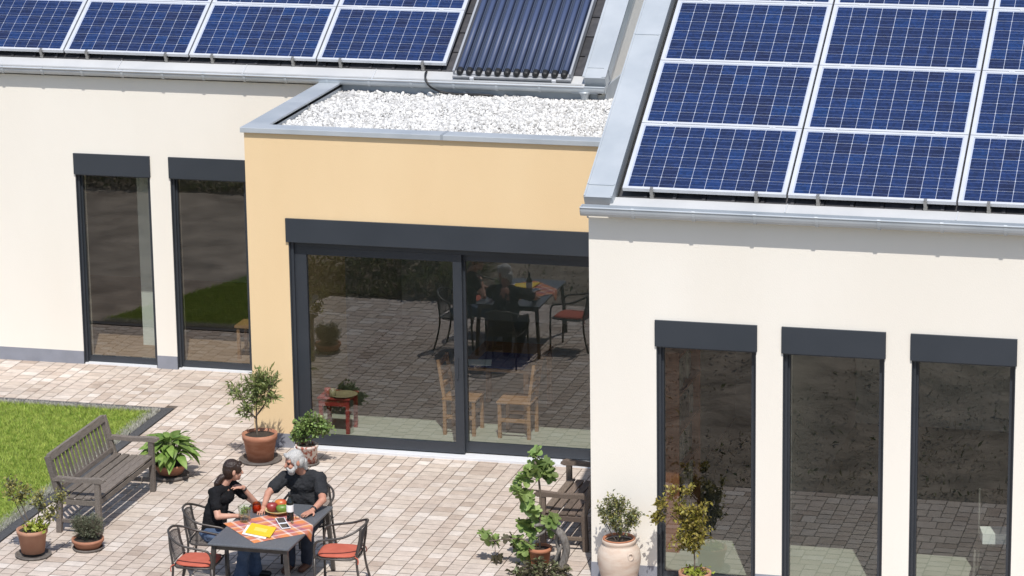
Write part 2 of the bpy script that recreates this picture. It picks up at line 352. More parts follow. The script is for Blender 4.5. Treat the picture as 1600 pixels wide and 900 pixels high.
def thing(name, label, cat, loc=(0,0,0), rz=0, group=None, rot=None):
    o = bpy.data.objects.new(name, None); COL.objects.link(o); o.location = loc; o.rotation_euler = rot if rot else (0,0,rz); o.empty_display_size = .1
    return tag(o, label, cat, group)
def copy_tree(o, parent=None):
    c = o.copy(); COL.objects.link(c); c.parent = parent
    for ch in KIDS(o): copy_tree(ch, c)
    return c
def KIDS(o): return [x for x in list(o.children)]
def spline(pts, n=6):
    P = [Vector(p) for p in pts]; out = []
    for i in range(len(P)-1):
        a = P[max(i-1,0)]; b = P[i]; c = P[i+1]; d = P[min(i+2,len(P)-1)]
        for k in range(n):
            t = k/n; out.append(.5*((2*b)+(c-a)*t+(2*a-5*b+4*c-d)*t*t+(3*b-a-3*c+d)*t**3))
    out.append(P[-1]); return out

# ------------------------------------------------------------------ ground
link('ground', np_mesh('ground', [(-600,-600,-.06),(600,-600,-.06),(600,600,-.06),(-600,600,-.06)], [(0,1,2,3)]), 'field', kind='structure')
# patio with pavers
patio = MB().box(-1.5, 14, -6.9, 3.3, -.05, -.0042); patio.box(-9, -1.5, 1.25, 3.3, -.05, -.0042)
patio_o = patio.build('patio', 'joint', kind='structure')
U = .0775
def inpatio(x0, x1, y0, y1):
    return (x0 >= -1.5-.001 and y0 >= -6.9) or (y0 >= 1.25-.001)
nx = int(23/U); ny = int(10.2/U); occ = np.zeros((nx+4, ny), int); stones = []; sid = 0
def joint_len(i, j):
    k = 0
    while j-1-k >= 0 and 0 < i < nx and occ[i-1, j-1-k] != occ[i, j-1-k]: k += 1
    return k
for j in range(ny):
    i = 0
    while i < nx:
        if occ[i, j]: i += 1; continue
        run = 0
        while i+run < nx and not occ[i+run, j]: run += 1
        opt = [w for w in (2, 3) if w == run or run-w >= 2] or [min(2, run)]
        opt.sort(key=lambda w: joint_len(i+w, j)+random.uniform(0, 1.5)); w = opt[0]
        L = random.choices((2, 3, 4), (.8, 4, .4) if w == 2 else (4.5, .5, .1))[0]; L = min(L, ny-j)
        if joint_len(i, j)+L > 6: L = 2
        sid += 1; occ[i:i+w, j:j+L] = sid
        x0 = -9+i*U; y0 = -6.9+j*U; x1 = x0+w*U; y1 = y0+L*U; i += w
        if x1 < -1.5+.001 and y1 < 1.25+.02: continue
        if x0 < -1.5-.001 < x1-.01 and y0 < 1.25: x0 = -1.5
        if x0 < -1.5-.002 and y0 < 1.25: y0 = 1.25
        if y1-y0 < .04 or x1-x0 < .04: continue
        # do not run under the houses
        if y0 > 3.1 or (x0 > .1 and y0 > .12) or (x0 > 5.15 and y0 > -3.6): continue
        stones.append((x0, x1, y0, y1))
def paver_vf(w, l):
    c, h = .0035, .045; a, b = w/2-.0042, l/2-.0085; vs = []
    for (x, y, z) in ((a, b, -h), (a, b, -c), (a-c, b-c, 0)):
        vs += [(-x,-y,z),(x,-y,z),(x,y,z),(-x,y,z)]
    return vs, [(0,1,5,4),(1,2,6,5),(2,3,7,6),(3,0,4,7),(4,5,9,8),(5,6,10,9),(6,7,11,10),(7,4,8,11),(8,9,10,11)]
def screen(p):
    d = Vector(p)-CP; z = d.dot(Fv); return 800+FPX*d.dot(R2)/z, 450-FPX*d.dot(U2)/z
def visible(x, y):
    u, v = screen((x, y, 0)); return 0 < u < 1600 and 0 < v < 905 and x < 5.0
cand = sorted([s for s in stones if visible((s[0]+s[1])/2, (s[2]+s[3])/2)], key=lambda s: (s[2]+s[3])/2)
near = cand[:298]; nearset = set(near); pm = {}
for s in near:
    key = (round(s[1]-s[0], 3), round(s[3]-s[2], 3))
    if key not in pm:
        me = bpy.data.meshes.new('paver'); me.from_pydata(*[paver_vf(*key)[0], [], paver_vf(*key)[1]]); me.materials.append(M['paver']); pm[key] = me
    o = bpy.data.objects.new('paver', pm[key]); COL.objects.link(o); o.parent = patio_o
    o.location = ((s[0]+s[1])/2, (s[2]+s[3])/2, random.uniform(-.0012, .0012)); o.rotation_euler = (random.gauss(0, .004), random.gauss(0, .004), random.gauss(0, .006))
mb = MB()
for s in stones:
    if s in nearset: continue
    vs, fs = paver_vf(s[1]-s[0], s[3]-s[2]); cx, cy, dz = (s[0]+s[1])/2, (s[2]+s[3])/2, random.uniform(-.0012, .0012)
    tx, ty = random.gauss(0, .004), random.gauss(0, .004)
    mb.add([(x+cx, y+cy, z+dz+x*tx+y*ty) for x, y, z in vs], fs)
mb.build('paver', 'paver', patio_o, kind='stuff')

# lawn, edging strip, grass
MB().prism([(-1.66, -4.7), (-1.66, 1.09), (-4.0, 1.09), (-1.68, -4.7)], 'z', -.05, .004).build('lawn', 'lawn', kind='structure')
MB().box(-14, -1.66, -6.9, 1.085, -.05, -.006).build('rough_ground', 'rough', kind='structure')
ed = MB().box(-9, -1.503, 1.125, 1.247, -.05, .012); ed.box(-1.625, -1.503, -6.9, 1.12, -.05, .012)
ed.build('lawn_edging', 'kerb', kind='structure')
def blades(n, x0, x1, y0, y1, h, w, lean):
    x = rng.uniform(x0, x1, n); y = rng.uniform(y0, y1, n); k = x > -4.0+.40*(1.09-y)+rng.normal(size=n)*.05; x, y = x[k], y[k]; n = len(x); a = rng.uniform(0, 2*pi, n); hh = h*rng.uniform(.55, 1.25, n)
    b = rng.uniform(0, 2*pi, n); ln = lean*rng.uniform(.2, 1.2, n)*hh
    ww = w*rng.uniform(.7, 1.3, n)
    V = np.zeros((n, 5, 3)); dx, dy = np.cos(a)*ww/2, np.sin(a)*ww/2; lx, ly = np.cos(b)*ln, np.sin(b)*ln
    V[:,0] = np.stack([x-dx, y-dy, np.zeros(n)], -1); V[:,1] = np.stack([x+dx, y+dy, np.zeros(n)], -1)
    V[:,2] = np.stack([x+dx*.8+lx*.35, y+dy*.8+ly*.35, hh*.6], -1); V[:,3] = np.stack([x-dx*.8+lx*.35, y-dy*.8+ly*.35, hh*.6], -1)
    V[:,4] = np.stack([x+lx, y+ly, hh], -1)
    i = np.arange(n)[:,None]*5
    F = np.concatenate([i+np.array([[0,1,2]]), i+np.array([[0,2,3]]), i+np.array([[3,2,4]])], 0)
    return V.reshape(-1,3), F
def joinnp(parts):
    V = []; F = []; o = 0
    for v, f in parts: V.append(v); F.append(f+o); o += len(v)
    return np.concatenate(V), np.concatenate(F)
g = link('grass', np_mesh('grass', *joinnp([blades(130000, -4.4, -1.72, -4.8, 1.03, .048, .006, .9)])), 'grass', kind='stuff')
tag(g, 'bright green lawn grass beside the paved patio', 'grass')
g = link('dry_grass', np_mesh('dry_grass', *joinnp([blades(6500, -6, -1.63, 1.0, 1.12, .05, .005, 1.2), blades(7500, -1.77, -1.62, -5, 1.1, .05, .005, 1.2)])), 'drygrass', kind='stuff')
tag(g, 'grey dried grass fringe along the slate lawn edging', 'grass')

# planted bank in front (seen in the window glass)
bx = np.linspace(-30, 34, 90); by = np.linspace(-6.9, -19, 40); V = []; 
for j, y in enumerate(by):
    for i, x in enumerate(bx):
        t = min(1, (-6.9-y)/6); h = .9*t*t*(3-2*t) + .10*sin(x*1.7+y*.9)*min(1,t*3) + .07*sin(x*4.1-y*2.7)*min(1,t*3)
        V.append((x, y, h-.045 if j == 0 else max(h, -.03)))
F = [(j*90+i, (j+1)*90+i, (j+1)*90+i+1, j*90+i+1) for j in range(39) for i in range(89)]
link('garden_bank', np_mesh('garden_bank', V, F), 'bank', kind='structure', smooth=True)
def bankz(x, y):
    t = np.clip((-6.9-y)/6, 0, 1); return .9*t*t*(3-2*t)
def leafcloud(P, D, L, Wd, fold=.25):
    """leaves at P pointing along D, length L, width Wd: 5 verts / 4 tris each"""
    n = len(P); D = D/np.linalg.norm(D, axis=1, keepdims=True); r = rng.normal(size=(n,3)); r -= (r*D).sum(1, keepdims=True)*D
    up = np.array([0,0,1.]) + rng.normal(size=(n,3))*.55; sdv = np.cross(D, up); sdv /= np.linalg.norm(sdv, axis=1, keepdims=True)+1e-9; nn = np.cross(sdv, D)
    L = np.broadcast_to(L, n)[:,None]; Wd = np.broadcast_to(Wd, n)[:,None]
    V = np.stack([P, P+D*L*.45+sdv*Wd/2+nn*Wd*fold, P+D*L*.5, P+D*L*.45-sdv*Wd/2+nn*Wd*fold, P+D*L-nn*L*.18], 1)
    i = np.arange(n)[:,None]*5
    return V.reshape(-1,3), np.concatenate([i+np.array([q]) for q in ((0,2,1),(0,3,2),(1,2,4),(2,3,4))], 0)
def scrub(n, x0, x1, h, L):
    x = rng.uniform(x0, x1, n); y = -7.0-rng.uniform(0, 1, n)**1.4*9
    cl = np.sin(x*2.1+1.3*np.sin(y*1.7))*np.sin(y*2.3+x*.6)
    z = bankz(x, y)+np.clip(cl+.45, 0, 1)*h*rng.uniform(0, 1, n); P = np.stack([x,y,z],-1)
    D = rng.normal(size=(n,3)); D[:,2] = np.abs(D[:,2])*.9+.25
    return leafcloud(P, D, L*rng.uniform(.6,1.3,n), L*.32)
g = link('ground_cover', np_mesh('ground_cover', *joinnp([scrub(30000, -14, .6, .55, .14), scrub(900, .6, 14, .25, .10)])), 'scrub', kind='stuff'); tag(g, 'green ground cover on the planted bank', 'ground cover')
g = link('dry_scrub', np_mesh('dry_scrub', *joinnp([scrub(16000, 0, 18, .12, .06), scrub(5000, -2, .5, .3, .12), scrub(6000, -14, -2, .3, .15)])), 'scrubbrown', kind='stuff'); tag(g, 'brown dry scrub on the mulched bank', 'ground cover')

# ------------------------------------------------------------------ houses
def wall_open(mb, x0, x1, z0, z1, y, th, ops):
    xs = sorted({x0, x1, *[a for o in ops for a in o[:2]]}); zs = sorted({z0, z1, *[a for o in ops for a in o[2:]]})
    xs = [a for a in xs if x0 <= a <= x1]; zs = [a for a in zs if z0 <= a <= z1]
    def solid(i, k):
        if i < 0 or k < 0 or i >= len(xs)-1 or k >= len(zs)-1: return False
        cx, cz = (xs[i]+xs[i+1])/2, (zs[k]+zs[k+1])/2
        return not any(o[0] < cx < o[1] and o[2] < cz < o[3] for o in ops)
    a, b = y, y+th
    for i in range(len(xs)-1):
        for k in range(len(zs)-1):
            if not solid(i, k): continue
            X0, X1, Z0, Z1 = xs[i], xs[i+1], zs[k], zs[k+1]
            q = [((X0,a,Z0),(X1,a,Z0),(X1,a,Z1),(X0,a,Z1)), ((X1,b,Z0),(X0,b,Z0),(X0,b,Z1),(X1,b,Z1))]
            if not solid(i-1,k): q.append(((X0,b,Z0),(X0,a,Z0),(X0,a,Z1),(X0,b,Z1)))
            if not solid(i+1,k): q.append(((X1,a,Z0),(X1,b,Z0),(X1,b,Z1),(X1,a,Z1)))
            if not solid(i,k-1): q.append(((X0,b,Z0),(X1,b,Z0),(X1,a,Z0),(X0,a,Z0)))
            if not solid(i,k+1): q.append(((X0,a,Z1),(X1,a,Z1),(X1,b,Z1),(X0,b,Z1)))
            for f in q: mb.add(f, [(0,1,2,3)])
def tall_window(house, x0, x1, y, ztop, zbox, sillz=.02, box_out=.022):
    """floor-length fixed window: frame with pane, shutter box, liner and sill"""
    yg = y+.10; f = MB(); fw = .062
    f.box(x0, x0+.012, y+.006, yg-.02, sillz, ztop)            # shutter guide / reveal lining
    f.box(x1-.012, x1, y+.006, yg-.02, sillz, ztop)
    f.box(x0+.013, x0+.042, y+.035, y+.062, sillz, ztop-.004)
    a0, a1 = x0+.0, x1-.0
    f.box(a0, a0+fw, yg-.02, yg+.05, sillz, ztop); f.box(a1-fw, a1, yg-.02, yg+.05, sillz, ztop)
    f.box(a0+fw, a1-fw, yg-.018, yg+.048, sillz, sillz+.075); f.box(a0+fw, a1-fw, yg-.018, yg+.048, ztop-.05, ztop)
    w = f.build('window', 'anthracite', house, world=True, loc=None)
    p = MB(); p.add([(a0+fw-.004, yg, sillz+.07), (a1-fw+.004, yg, sillz+.07), (a1-fw+.004, yg, ztop-.046), (a0+fw-.004, yg, ztop-.046)], [(0,1,2,3)])
    p.build('pane', 'pane', w, world=True)
    b = MB().box(x0-.012, x1+.012, y-box_out, y+.06, zbox, ztop+.275 if False else zbox+.276)
    b.box(x0+.01, x1-.01, y-box_out+.012, y+.05, zbox-.012, zbox)
    b.build('shutter_box', 'anthbox', w, world=True, bevel=.003)
    s_ = MB().box(x0+.013, x1-.013, y+.004, yg-.021, 0, sillz-.002); s_.build('sill', 'sill', w, world=True)
    return w
def gutter(house, x0, x1, y, ztop, brackets, h=.085, d=.10):
    """trough open at the top, y = its front lip"""
    n = 9; prof = [(y+.002, ztop)]
    for i in range(n+1):
        a = pi+pi*i/n; prof.append((y+d/2+cos(a)*d/2, ztop-.012+sin(a)*(h-.012)))
    prof.append((y+d, ztop+.012)); inner = [(p+(.003 if p < y+d/2 else -.003), q+.003) for p, q in reversed(prof)]
    g = MB().prism(prof+inner, 'x', x0, x1); g.tube([(x0, y, ztop), (x1, y, ztop)], .009, 8)
    for xe in (x0, x1-.004): g.prism(prof, 'x', xe-.001, xe+.005)
    o = g.build('gutter', 'zinc', house, world=True)
    me = None
    for bxp in brackets:
        q = [(y-.006+(p-y)*1.10-.001, ztop+(z-ztop)*1.09) for p, z in prof]
        q2 = [(p, z) for p, z in prof]
        b = MB().prism(q[1:-1]+list(reversed(q2[1:-1])), 'x', -.016, .016); b.tube([(-.016, y-.001, ztop+.002), (.016, y-.001, ztop+.002)], .0125, 6)
        if me is None: me = [(a, b2-(y), c-ztop) for a, b2, c in b.v]; fs = b.f; m_ = bpy.data.meshes.new('bracket'); m_.from_pydata(me, [], fs)
        bo = link('bracket', m_, 'zinc', o, loc=(bxp-wloc(o).x, y-wloc(o).y, ztop-wloc(o).z))
    return o
def plane_pt(y0, z0, th, s, n): return (y0+s*cos(th)-n*sin(th), z0+s*sin(th)+n*cos(th))

# ===== left wing
TL = .532; LY, LZ = 3.02, 4.125      # lower edge of the left solar field (top face)
LH = thing('house_wing', 'cream rendered house wing on the left with two tall narrow windows under a solar roof', 'house', (-2, 2.987, 0))
yL = 2.987; LT = 3.80
a1, a2, a3, a4 = -3.407, -2.385, -2.11, -1.088
ops = [(a1, a2, 0.0, 2.55), (a3, a4, 0.0, 2.55)]
wl = MB(); wall_open(wl, -9, .0, 0, LT+.0, yL, .33, ops)
wl.box(0, 3.55, yL, yL+.33, 3.45, LT)
wl.prism([(yL+.33, 0), (11, 0), (11, 4.0), (7.0, 6.15), (yL+.33, 4.02)], 'x', -9.3, -9)
wl.prism([(yL+.001, 3.46), (11, 3.46), (11, 4.0), (7.0, 6.17), (yL+.001, 4.0)], 'x', 3.551, 3.60)
wl.box(-9, 3.5, 11, 11.3, 0, 4.0)
wl.build('wall', 'cream', LH, world=True)
for p0, p1 in ((-9, a1), (a2, a3), (a4, -.002)): MB().box(p0, p1, yL-.004, yL+.05, 0, .172).build('plinth', 'plinth', LH, world=True)
tall_window(LH, a1, a2, yL, 2.548, 2.527); tall_window(LH, a3, a4, yL, 2.548, 2.527)
# roof body (underlay), flashing, tiles
def rp(s, n): return plane_pt(LY, LZ, TL, s, n)
rb = MB()
p = [rp(-.22, -.14), rp(4.6, -.14), (11.2, 3.9), (11.2, 3.75), (7.0, 5.9), (3.0, 3.72)]
rb.prism([rp(-.12,-.15), rp(4.75,-.15), (11.2, 4.1), (11.2, 3.95), rp(4.75,-.33), rp(0,-.33)], 'x', -9.2, 3.36)
roofL = rb.build('roof', 'underlay', LH, world=True)
fl = MB().prism([rp(-.27,-.085), rp(-.03,-.116), rp(-.03,-.146), rp(-.25,-.16)], 'x', -9.2, 3.36)
fl.prism([rp(-.235,-.083), rp(-.225,-.07), rp(-.215,-.085)], 'x', -9.2, 3.34)
ef = fl.build('eaves_flashing', 'eaves', LH, world=True)
for sx in (-4.41, -2.72, -1.04, .66):     # standing joints in the flashing
    MB().prism([rp(-.25,-.084), rp(-.032,-.113), rp(-.032,-.106), rp(-.25,-.077)], 'x', sx-.006, sx+.006).build('seam', 'alu', ef, world=True)
vf = MB()
def vprof(x0, x1, s0, s1, n0, n1): # box along the verge
    vf.add([(x, *rp(s, n)) for s in (s0, s1) for x, n in ((x0,n0),(x1,n0),(x1,n1),(x0,n1))], [(0,1,2,3),(7,6,5,4),(0,4,5,1),(1,5,6,2),(2,6,7,3),(3,7,4,0)])
vprof(3.36, 3.625, -.20, 4.75, -.17, .012); vprof(3.354, 3.632, -.02, -.008, -.17, .022)
vprof(3.58, 3.632, -.19, 4.75, .012, .024); vprof(3.34, 3.372, -.19, 4.75, .012, .022)
vf.build('verge_flashing', 'zinc', LH, world=True)
def tile_mesh(w, l):
    t = MB(); t.add([(0,0,0),(w-.006,0,0),(w-.006,l,-.018),(0,l,-.018),(0,0,.022),(w-.006,0,.022),(w-.006,l,.004),(0,l,.004)], [(0,3,2,1),(4,5,6,7),(0,1,5,4),(1,2,6,5),(2,3,7,6),(3,0,4,7)])
    t.box(w-.045, w-.012, .0, l*.97, .02, .031); me = bpy.data.meshes.new('roof_tile'); me.from_pydata(t.v, [], t.f); me.materials.append(M['tile']); return me
tm = tile_mesh(.30, .39)
def tiles(roof, x0, ncol, rows, y0, z0, th, s0, n0):
    base = wloc(roof)
    for r in range(rows):
        for c in range(ncol):
            y, z = plane_pt(y0, z0, th, s0+r*.375, n0)
            o = bpy.data.objects.new('roof_tile', tm); COL.objects.link(o); o.parent = roof
            o.location = (x0+c*.30-base.x+random.uniform(-.002,.002), y-base.y, z-base.z); o.rotation_euler = (th, 0, random.gauss(0, .003))
tiles(roofL, -9.0, 41, 1, LY, LZ, TL, -.028, -.135)
tiles(roofL, 1.26, 7, 4, LY, LZ, TL, .347, -.135)
gutter(LH, -9.1, 3.62, 2.845, 3.918, [-8.1+i*.545 for i in range(21)])
# zinc flashing on the wall above the gravel roof, gable foot flashing, rain outlet
MB().box(.24, 3.5, yL-.025, yL-.002, 3.60, 3.86).build('wall_flashing', 'zincdark', LH, world=True)
MB().prism([(2.96, 3.5), (7.5, 3.5), (7.5, 3.92), (3.2, 3.92), (2.96, 3.9)], 'x', 3.598, 3.622).build('gable_flashing', 'zincdark', LH, world=True)
oc = MB().lathe([(.03, -.08), (.045, -.06), (.045, 0), (.075, .05), (.08, .06)], (3.36, 2.893, 3.79), 14); oc.box(3.20, 3.52, 2.872, 2.915, 3.828, 3.84)
oc.build('rain_outlet', 'zinc', LH, world=True, smooth=True)
# interior
it = MB().box(-9, -.35, yL+.23, 7.5, -.03, .015); it.build('floor', 'woodfloor', LH, world=True)
it = MB().box(-9, -.2, 7.5, 7.7, 0, 3.4); it.box(-.33, -.2, yL+.33, 7.5, 0, 3.4); it.box(-9, -.2, yL+.33, 11, 3.4, 3.5); it.box(-8.9, -8.7, yL+.33, 7.5, 0, 3.4)
it.build('inner_wall', 'inwall', LH, world=True)
MB().box(-2.98, -2.42, 4.0, 4.1, .015, 3.38).build('partition', 'inwhite', LH, world=True)
MB().box(-2.52, -2.44, 3.975, 3.998, 1.45, 2.5).build('wall_panel', 'dark', LH, world=True)

# ===== right wing
TR = .508; RY, RZ = -3.65, 4.148
yR = -3.727; XR = 5.03
RH = thing('house_wing', 'cream rendered house wing at right, nearest the viewer, with three tall dark windows', 'house', (9, yR, 0))
rw = [(5.726, 6.757), (7.03, 8.06), (8.33, 9.361), (9.634, 10.665)]
ops = [(a, b, 0, 2.556) for a, b in rw]
wl = MB(); wall_open(wl, XR, 14, 0, 3.87, yR, .33, ops)
wl.prism([(yR+.33, 0), (4.8, 0), (4.8, 3.9), (.55, 6.0), (yR+.33, 3.93)], 'x', XR+.002, XR+.30)
wl.prism([(yR+.33, 0), (4.8, 0), (4.8, 3.9), (.55, 6.0), (yR+.33, 3.93)], 'x', 13.7, 14)
wl.box(XR+.3, 13.7, 4.5, 4.8, 0, 3.9)
wl.build('wall', 'cream', RH, world=True)
e = [XR-.004]+[q for a in rw for q in a]+[14]
for i in range(0, len(e), 2):
    q = MB().box(e[i], e[i+1], yR-.004, yR+.05, 0, .172)
    if i == 0: q.box(XR-.004, XR+.02, yR+.05, -.006, 0, .172)
    q.build('plinth', 'plinth', RH, world=True)
for a, b in rw: tall_window(RH, a, b, yR, 2.555, 2.534)
def rr(s, n): return plane_pt(RY, RZ, TR, s, n)
rb = MB().prism([rr(-.12,-.15), rr(4.8,-.15), (4.9, 4.05), (4.9, 3.9), rr(4.8,-.33), rr(0,-.33)], 'x', 5.30, 14.2)
roofR = rb.build('roof', 'underlay', RH, world=True)
fl = MB().prism([rr(-.215,-.07), rr(-.03,-.105), rr(-.03,-.146), rr(-.22,-.16)], 'x', 5.26, 14.2)
ef = fl.build('eaves_flashing', 'eaves', RH, world=True)
for sx in (7.05, 8.75): MB().prism([rr(-.19,-.072), rr(-.032,-.102), rr(-.032,-.095), rr(-.19,-.065)], 'x', sx-.006, sx+.006).build('seam', 'alu', ef, world=True)
vf = MB()
def vprof2(x0, x1, s0, s1, n0, n1):
    vf.add([(x, *rr(s, n)) for s in (s0, s1) for x, n in ((x0,n0),(x1,n0),(x1,n1),(x0,n1))], [(0,1,2,3),(7,6,5,4),(0,4,5,1),(1,5,6,2),(2,6,7,3),(3,7,4,0)])
vprof2(5.0, 5.285, -.16, 4.85, -.17, .0); vprof2(4.995, 5.292, .02, .032, -.17, .010); vprof2(4.995, 5.292, 2.45, 2.462, -.17, .010)
vprof2(4.992, 5.012, -.15, 4.85, -.30, .0); vprof2(5.274, 5.29, -.15, 4.85, -.13, .010); vprof2(4.994, 5.012, -.15, 4.85, 0, .010)
vf.build('verge_flashing', 'zinc', RH, world=True)
tiles(roofR, 5.32, 16, 1, RY, RZ, TR, -.028, -.135)
gutter(RH, 4.985, 14.2, -3.915, 3.985, [5.53+i*.62 for i in range(13)], h=.095)
MB().box(XR+.33, 13.7, yR+.33, 2.6, -.03, .015).build('floor', 'floor', RH, world=True)
it = MB().box(XR+.3, 13.7, 2.4, 2.6, 0, 3.5); it.box(XR+.3, 13.7, yR+.33, 4.5, 3.5, 3.6); it.build('inner_wall', 'inwall', RH, world=True)
MB().box(6.70, 6.80, -1.9, 2.4, .015, 3.48).build('partition', 'inwall', RH, world=True)

# ===== ochre extension with the gravel roof
EH = thing('house_extension', 'ochre yellow flat roofed extension with a wide sliding glass door, between the two cream wings', 'house', (2.5, 0, 0))
ob0, ob1 = .502, 4.72
wl = MB(); wall_open(wl, 0, XR-.003, 0, 3.80, 0, .20, [(ob0, ob1, 0, 2.545)])
wl.box(0, .2, .2, yL-.002, 0, 3.80)
wl.build('wall', 'yellow', EH, world=True)
for p0, p1 in ((-.004, ob0), (ob1, XR-.006)): MB().box(p0, p1, -.005, .05, 0, .172).build('plinth', 'plinth', EH, world=True)
# coping
def coping(parts, n, par):
    for q in parts: MB().box(*q).build('coping', 'zinc', par, world=True, bevel=.004)
coping([(-.036, 2.40, -.04, .20, 3.796, 3.856), (2.404, XR-.035, -.04, .20, 3.796, 3.856), (-.036, .236, .203, 1.62, 3.794, 3.854), (-.036, .236, 1.624, yL-.004, 3.794, 3.854)], 4, EH)
MB().box(2.385, 2.418, -.044, .204, 3.80, 3.860).build('coping_joint', 'zincdark', EH, world=True)
MB().box(.236, XR-.02, .2, .215, 3.60, 3.83).box(.222, .236, .215, yL-.03, 3.60, 3.83).build('upstand', 'zincdark', EH, world=True)
# roof deck + gravel
rd = MB().box(.2, XR-.02, .2, yL-.004, 3.45, 3.66); rd.box(3.61, XR-.02, yL-.004, 7.5, 3.45, 3.66); rd.build('roof_deck', 'gravelbase', EH, world=True)
def gh(x, y): return 3.745+.018*np.sin(x*2.3+y)+.014*np.sin(y*5.1-x*1.7)+.010*np.sin(x*7+y*3)
ico = bmesh.new(); bmesh.ops.create_icosphere(ico, subdivisions=1, radius=1); iv = np.array([v.co[:] for v in ico.verts]); ifc = np.array([[v.index for v in f.verts] for f in ico.faces]); ico.free()
def pebbles(n, x0, x1, y0, y1, lift=0):
    x = rng.uniform(x0, x1, n); y = rng.uniform(y0, y1, n); z = gh(x, y)+rng.uniform(-.012, .006, n)+lift; r = .0132*rng.lognormal(0, .42, n)
    q = rng.normal(size=(n,3,3)); q, _ = np.linalg.qr(q); sc = rng.uniform(.6, 1.25, (n,1,3)); sc[:,:,2] *= .8
    jit = 1+rng.uniform(-.16, .16, (n, len(iv), 1))
    V = (iv[None]*jit*sc) @ q * r[:,None,None] + np.stack([x,y,z],-1)[:,None]
    return V.reshape(-1,3), (np.arange(n)[:,None,None]*len(iv)+ifc[None]).reshape(-1,3)
def bed(x0, x1, y0, y1, nx, ny):
    X, Y = np.meshgrid(np.linspace(x0,x1,nx), np.linspace(y0,y1,ny)); V = np.stack([X,Y,gh(X,Y)-.016],-1).reshape(-1,3)
    return V, np.array([(j*nx+i, j*nx+i+1, (j+1)*nx+i+1, (j+1)*nx+i) for j in range(ny-1) for i in range(nx-1)])
off = np.array([2.5, 0, 0])
Vb, Fb = bed(.236, XR-.02, .216, yL-.028, 60, 40); link('gravel_bed', np_mesh('gravel_bed', Vb-off, Fb), 'gravelbase', EH)
Vb, Fb = bed(3.625, XR-.02, yL-.027, 7.4, 20, 40); link('gravel_bed', np_mesh('gravel_bed', Vb-off, Fb), 'gravelbase', EH)
V, F = joinnp([pebbles(36000, .25, XR-.03, .22, yL-.04), pebbles(8000, 3.63, XR-.03, yL-.04, 6.2)])
link('gravel', np_mesh('gravel', V-off, F), 'gravel', EH, kind='stuff')
# sliding door: lintel box, outer frame, sliding leaf (in front), fixed leaf
MB().box(ob0-.025, ob1+.025, -.026, .06, 2.512, 2.795).build('shutter_box', 'anthbox', EH, world=True, bevel=.003)
f = MB(); yg = .10
f.box(ob0, ob0+.015, .006, .2, .03, 2.54); f.box(ob0+.016, ob0+.05, .03, .06, .03, 2.51)
f.box(ob0+.015, ob0+.085, .07, .22, .03, 2.54); f.box(ob1-.085, ob1, .07, .22, .03, 2.54); f.box(ob0+.085, ob1-.085, .07, .22, 2.44, 2.54)
win = f.build('sliding_door', 'anthracite', EH, world=True)
def leaf(x0, x1, y, name):
    l = MB(); l.box(x0, x0+.105, y-.03, y+.03, .045, 2.438); l.box(x1-.105, x1, y-.03, y+.03, .045, 2.438)
    l.box(x0+.105, x1-.105, y-.028, y+.028, .045, .165); l.box(x0+.105, x1-.105, y-.028, y+.028, 2.35, 2.438)
    o = l.build(name, 'anthracite', win, world=True)
    o2 = MB().add([(x0+.10, y, .16), (x1-.10, y, .16), (x1-.10, y, 2.355), (x0+.10, y, 2.355)], [(0,1,2,3)]).build('pane', 'pane', win, world=True)
    return o
leaf(ob0+.085, 2.575, .10, 'door_leaf'); leaf(2.495, ob1-.085, .17, 'door_leaf')
MB().box(2.50, 2.518, .055, .069, .95, 1.2).build('handle', 'anthracite', win, world=True)
MB().box(ob0, ob1, -.045, .23, -.01, .030).build('sill', 'sill', win, world=True, bevel=.003)
MB().box(.2, XR-.01, .231, 6.2, -.03, .014).build('floor', 'floor', EH, world=True)
it = MB().box(-.19, XR-.01, 6.2, 6.4, 0, 3.44); it.box(-.19, -.06, yL+.34, 6.2, 0, 3.44); it.box(XR-.012, XR-.002, .34, 6.2, 0, 3.44); it.box(3.56, XR-.01, yL-.01, 6.2, 3.40, 3.449)
it.box(-.06, 3.56, yL+.331, 6.2, 3.40, 3.449)
it.build('inner_wall', 'inwall', EH, world=True)

# ------------------------------------------------------------------ solar panels
PW = 1.672; PH = PW*.6075
def grid_mesh(name, mb): me = bpy.data.meshes.new(name); me.from_pydata(mb.v, [], mb.f); return me
fm = MB(); fwd = .038
fm.box(0, fwd, 0, PH, -.042, 0); fm.box(PW-fwd, PW, 0, PH, -.042, 0); fm.box(fwd, PW-fwd, 0, fwd*.75, -.042, -.0005); fm.box(fwd, PW-fwd, PH-fwd*.75, PH, -.042, -.0005)
ME_frame = grid_mesh('frame', fm); ME_frame.materials.append(M['alu'])
ME_back = grid_mesh('backsheet', MB().box(fwd-.002, PW-fwd+.002, fwd*.7, PH-fwd*.7, -.02, -.008)); ME_back.materials.append(M['backsheet'])
cpx = (PW-2*fwd-.022)/10; cpy = (PH-1.5*fwd-.016)/6
c_ = MB(); hx, hy = cpx/2-.0025, cpy/2-.0025; k_ = .006
c_.prism([(-hx+k_,-hy),(hx-k_,-hy),(hx,-hy+k_),(hx,hy-k_),(hx-k_,hy),(-hx+k_,hy),(-hx,hy-k_),(-hx,-hy+k_)], 'z', 0, .002)
ME_cell = grid_mesh('cell', c_); ME_cell.materials.append(M['cell'])
cl = MB().box(-.016, .016, -.028, .004, -.075, .004); cl.box(-.016, .016, .0, .024, .001, .007); cl.tube([(0, -.014, -.06), (0, -.014, .016)], .007, 8); cl.box(-.02, .02, -.034, .03, -.11, -.075)
ME_clamp = grid_mesh('clamp', cl); ME_clamp.materials.append(M['steel'])
cm = MB().box(-.03, .03, -.012, .016, .0, .006); cm.tube([(0, .002, .004), (0, .002, .012)], .007, 8)
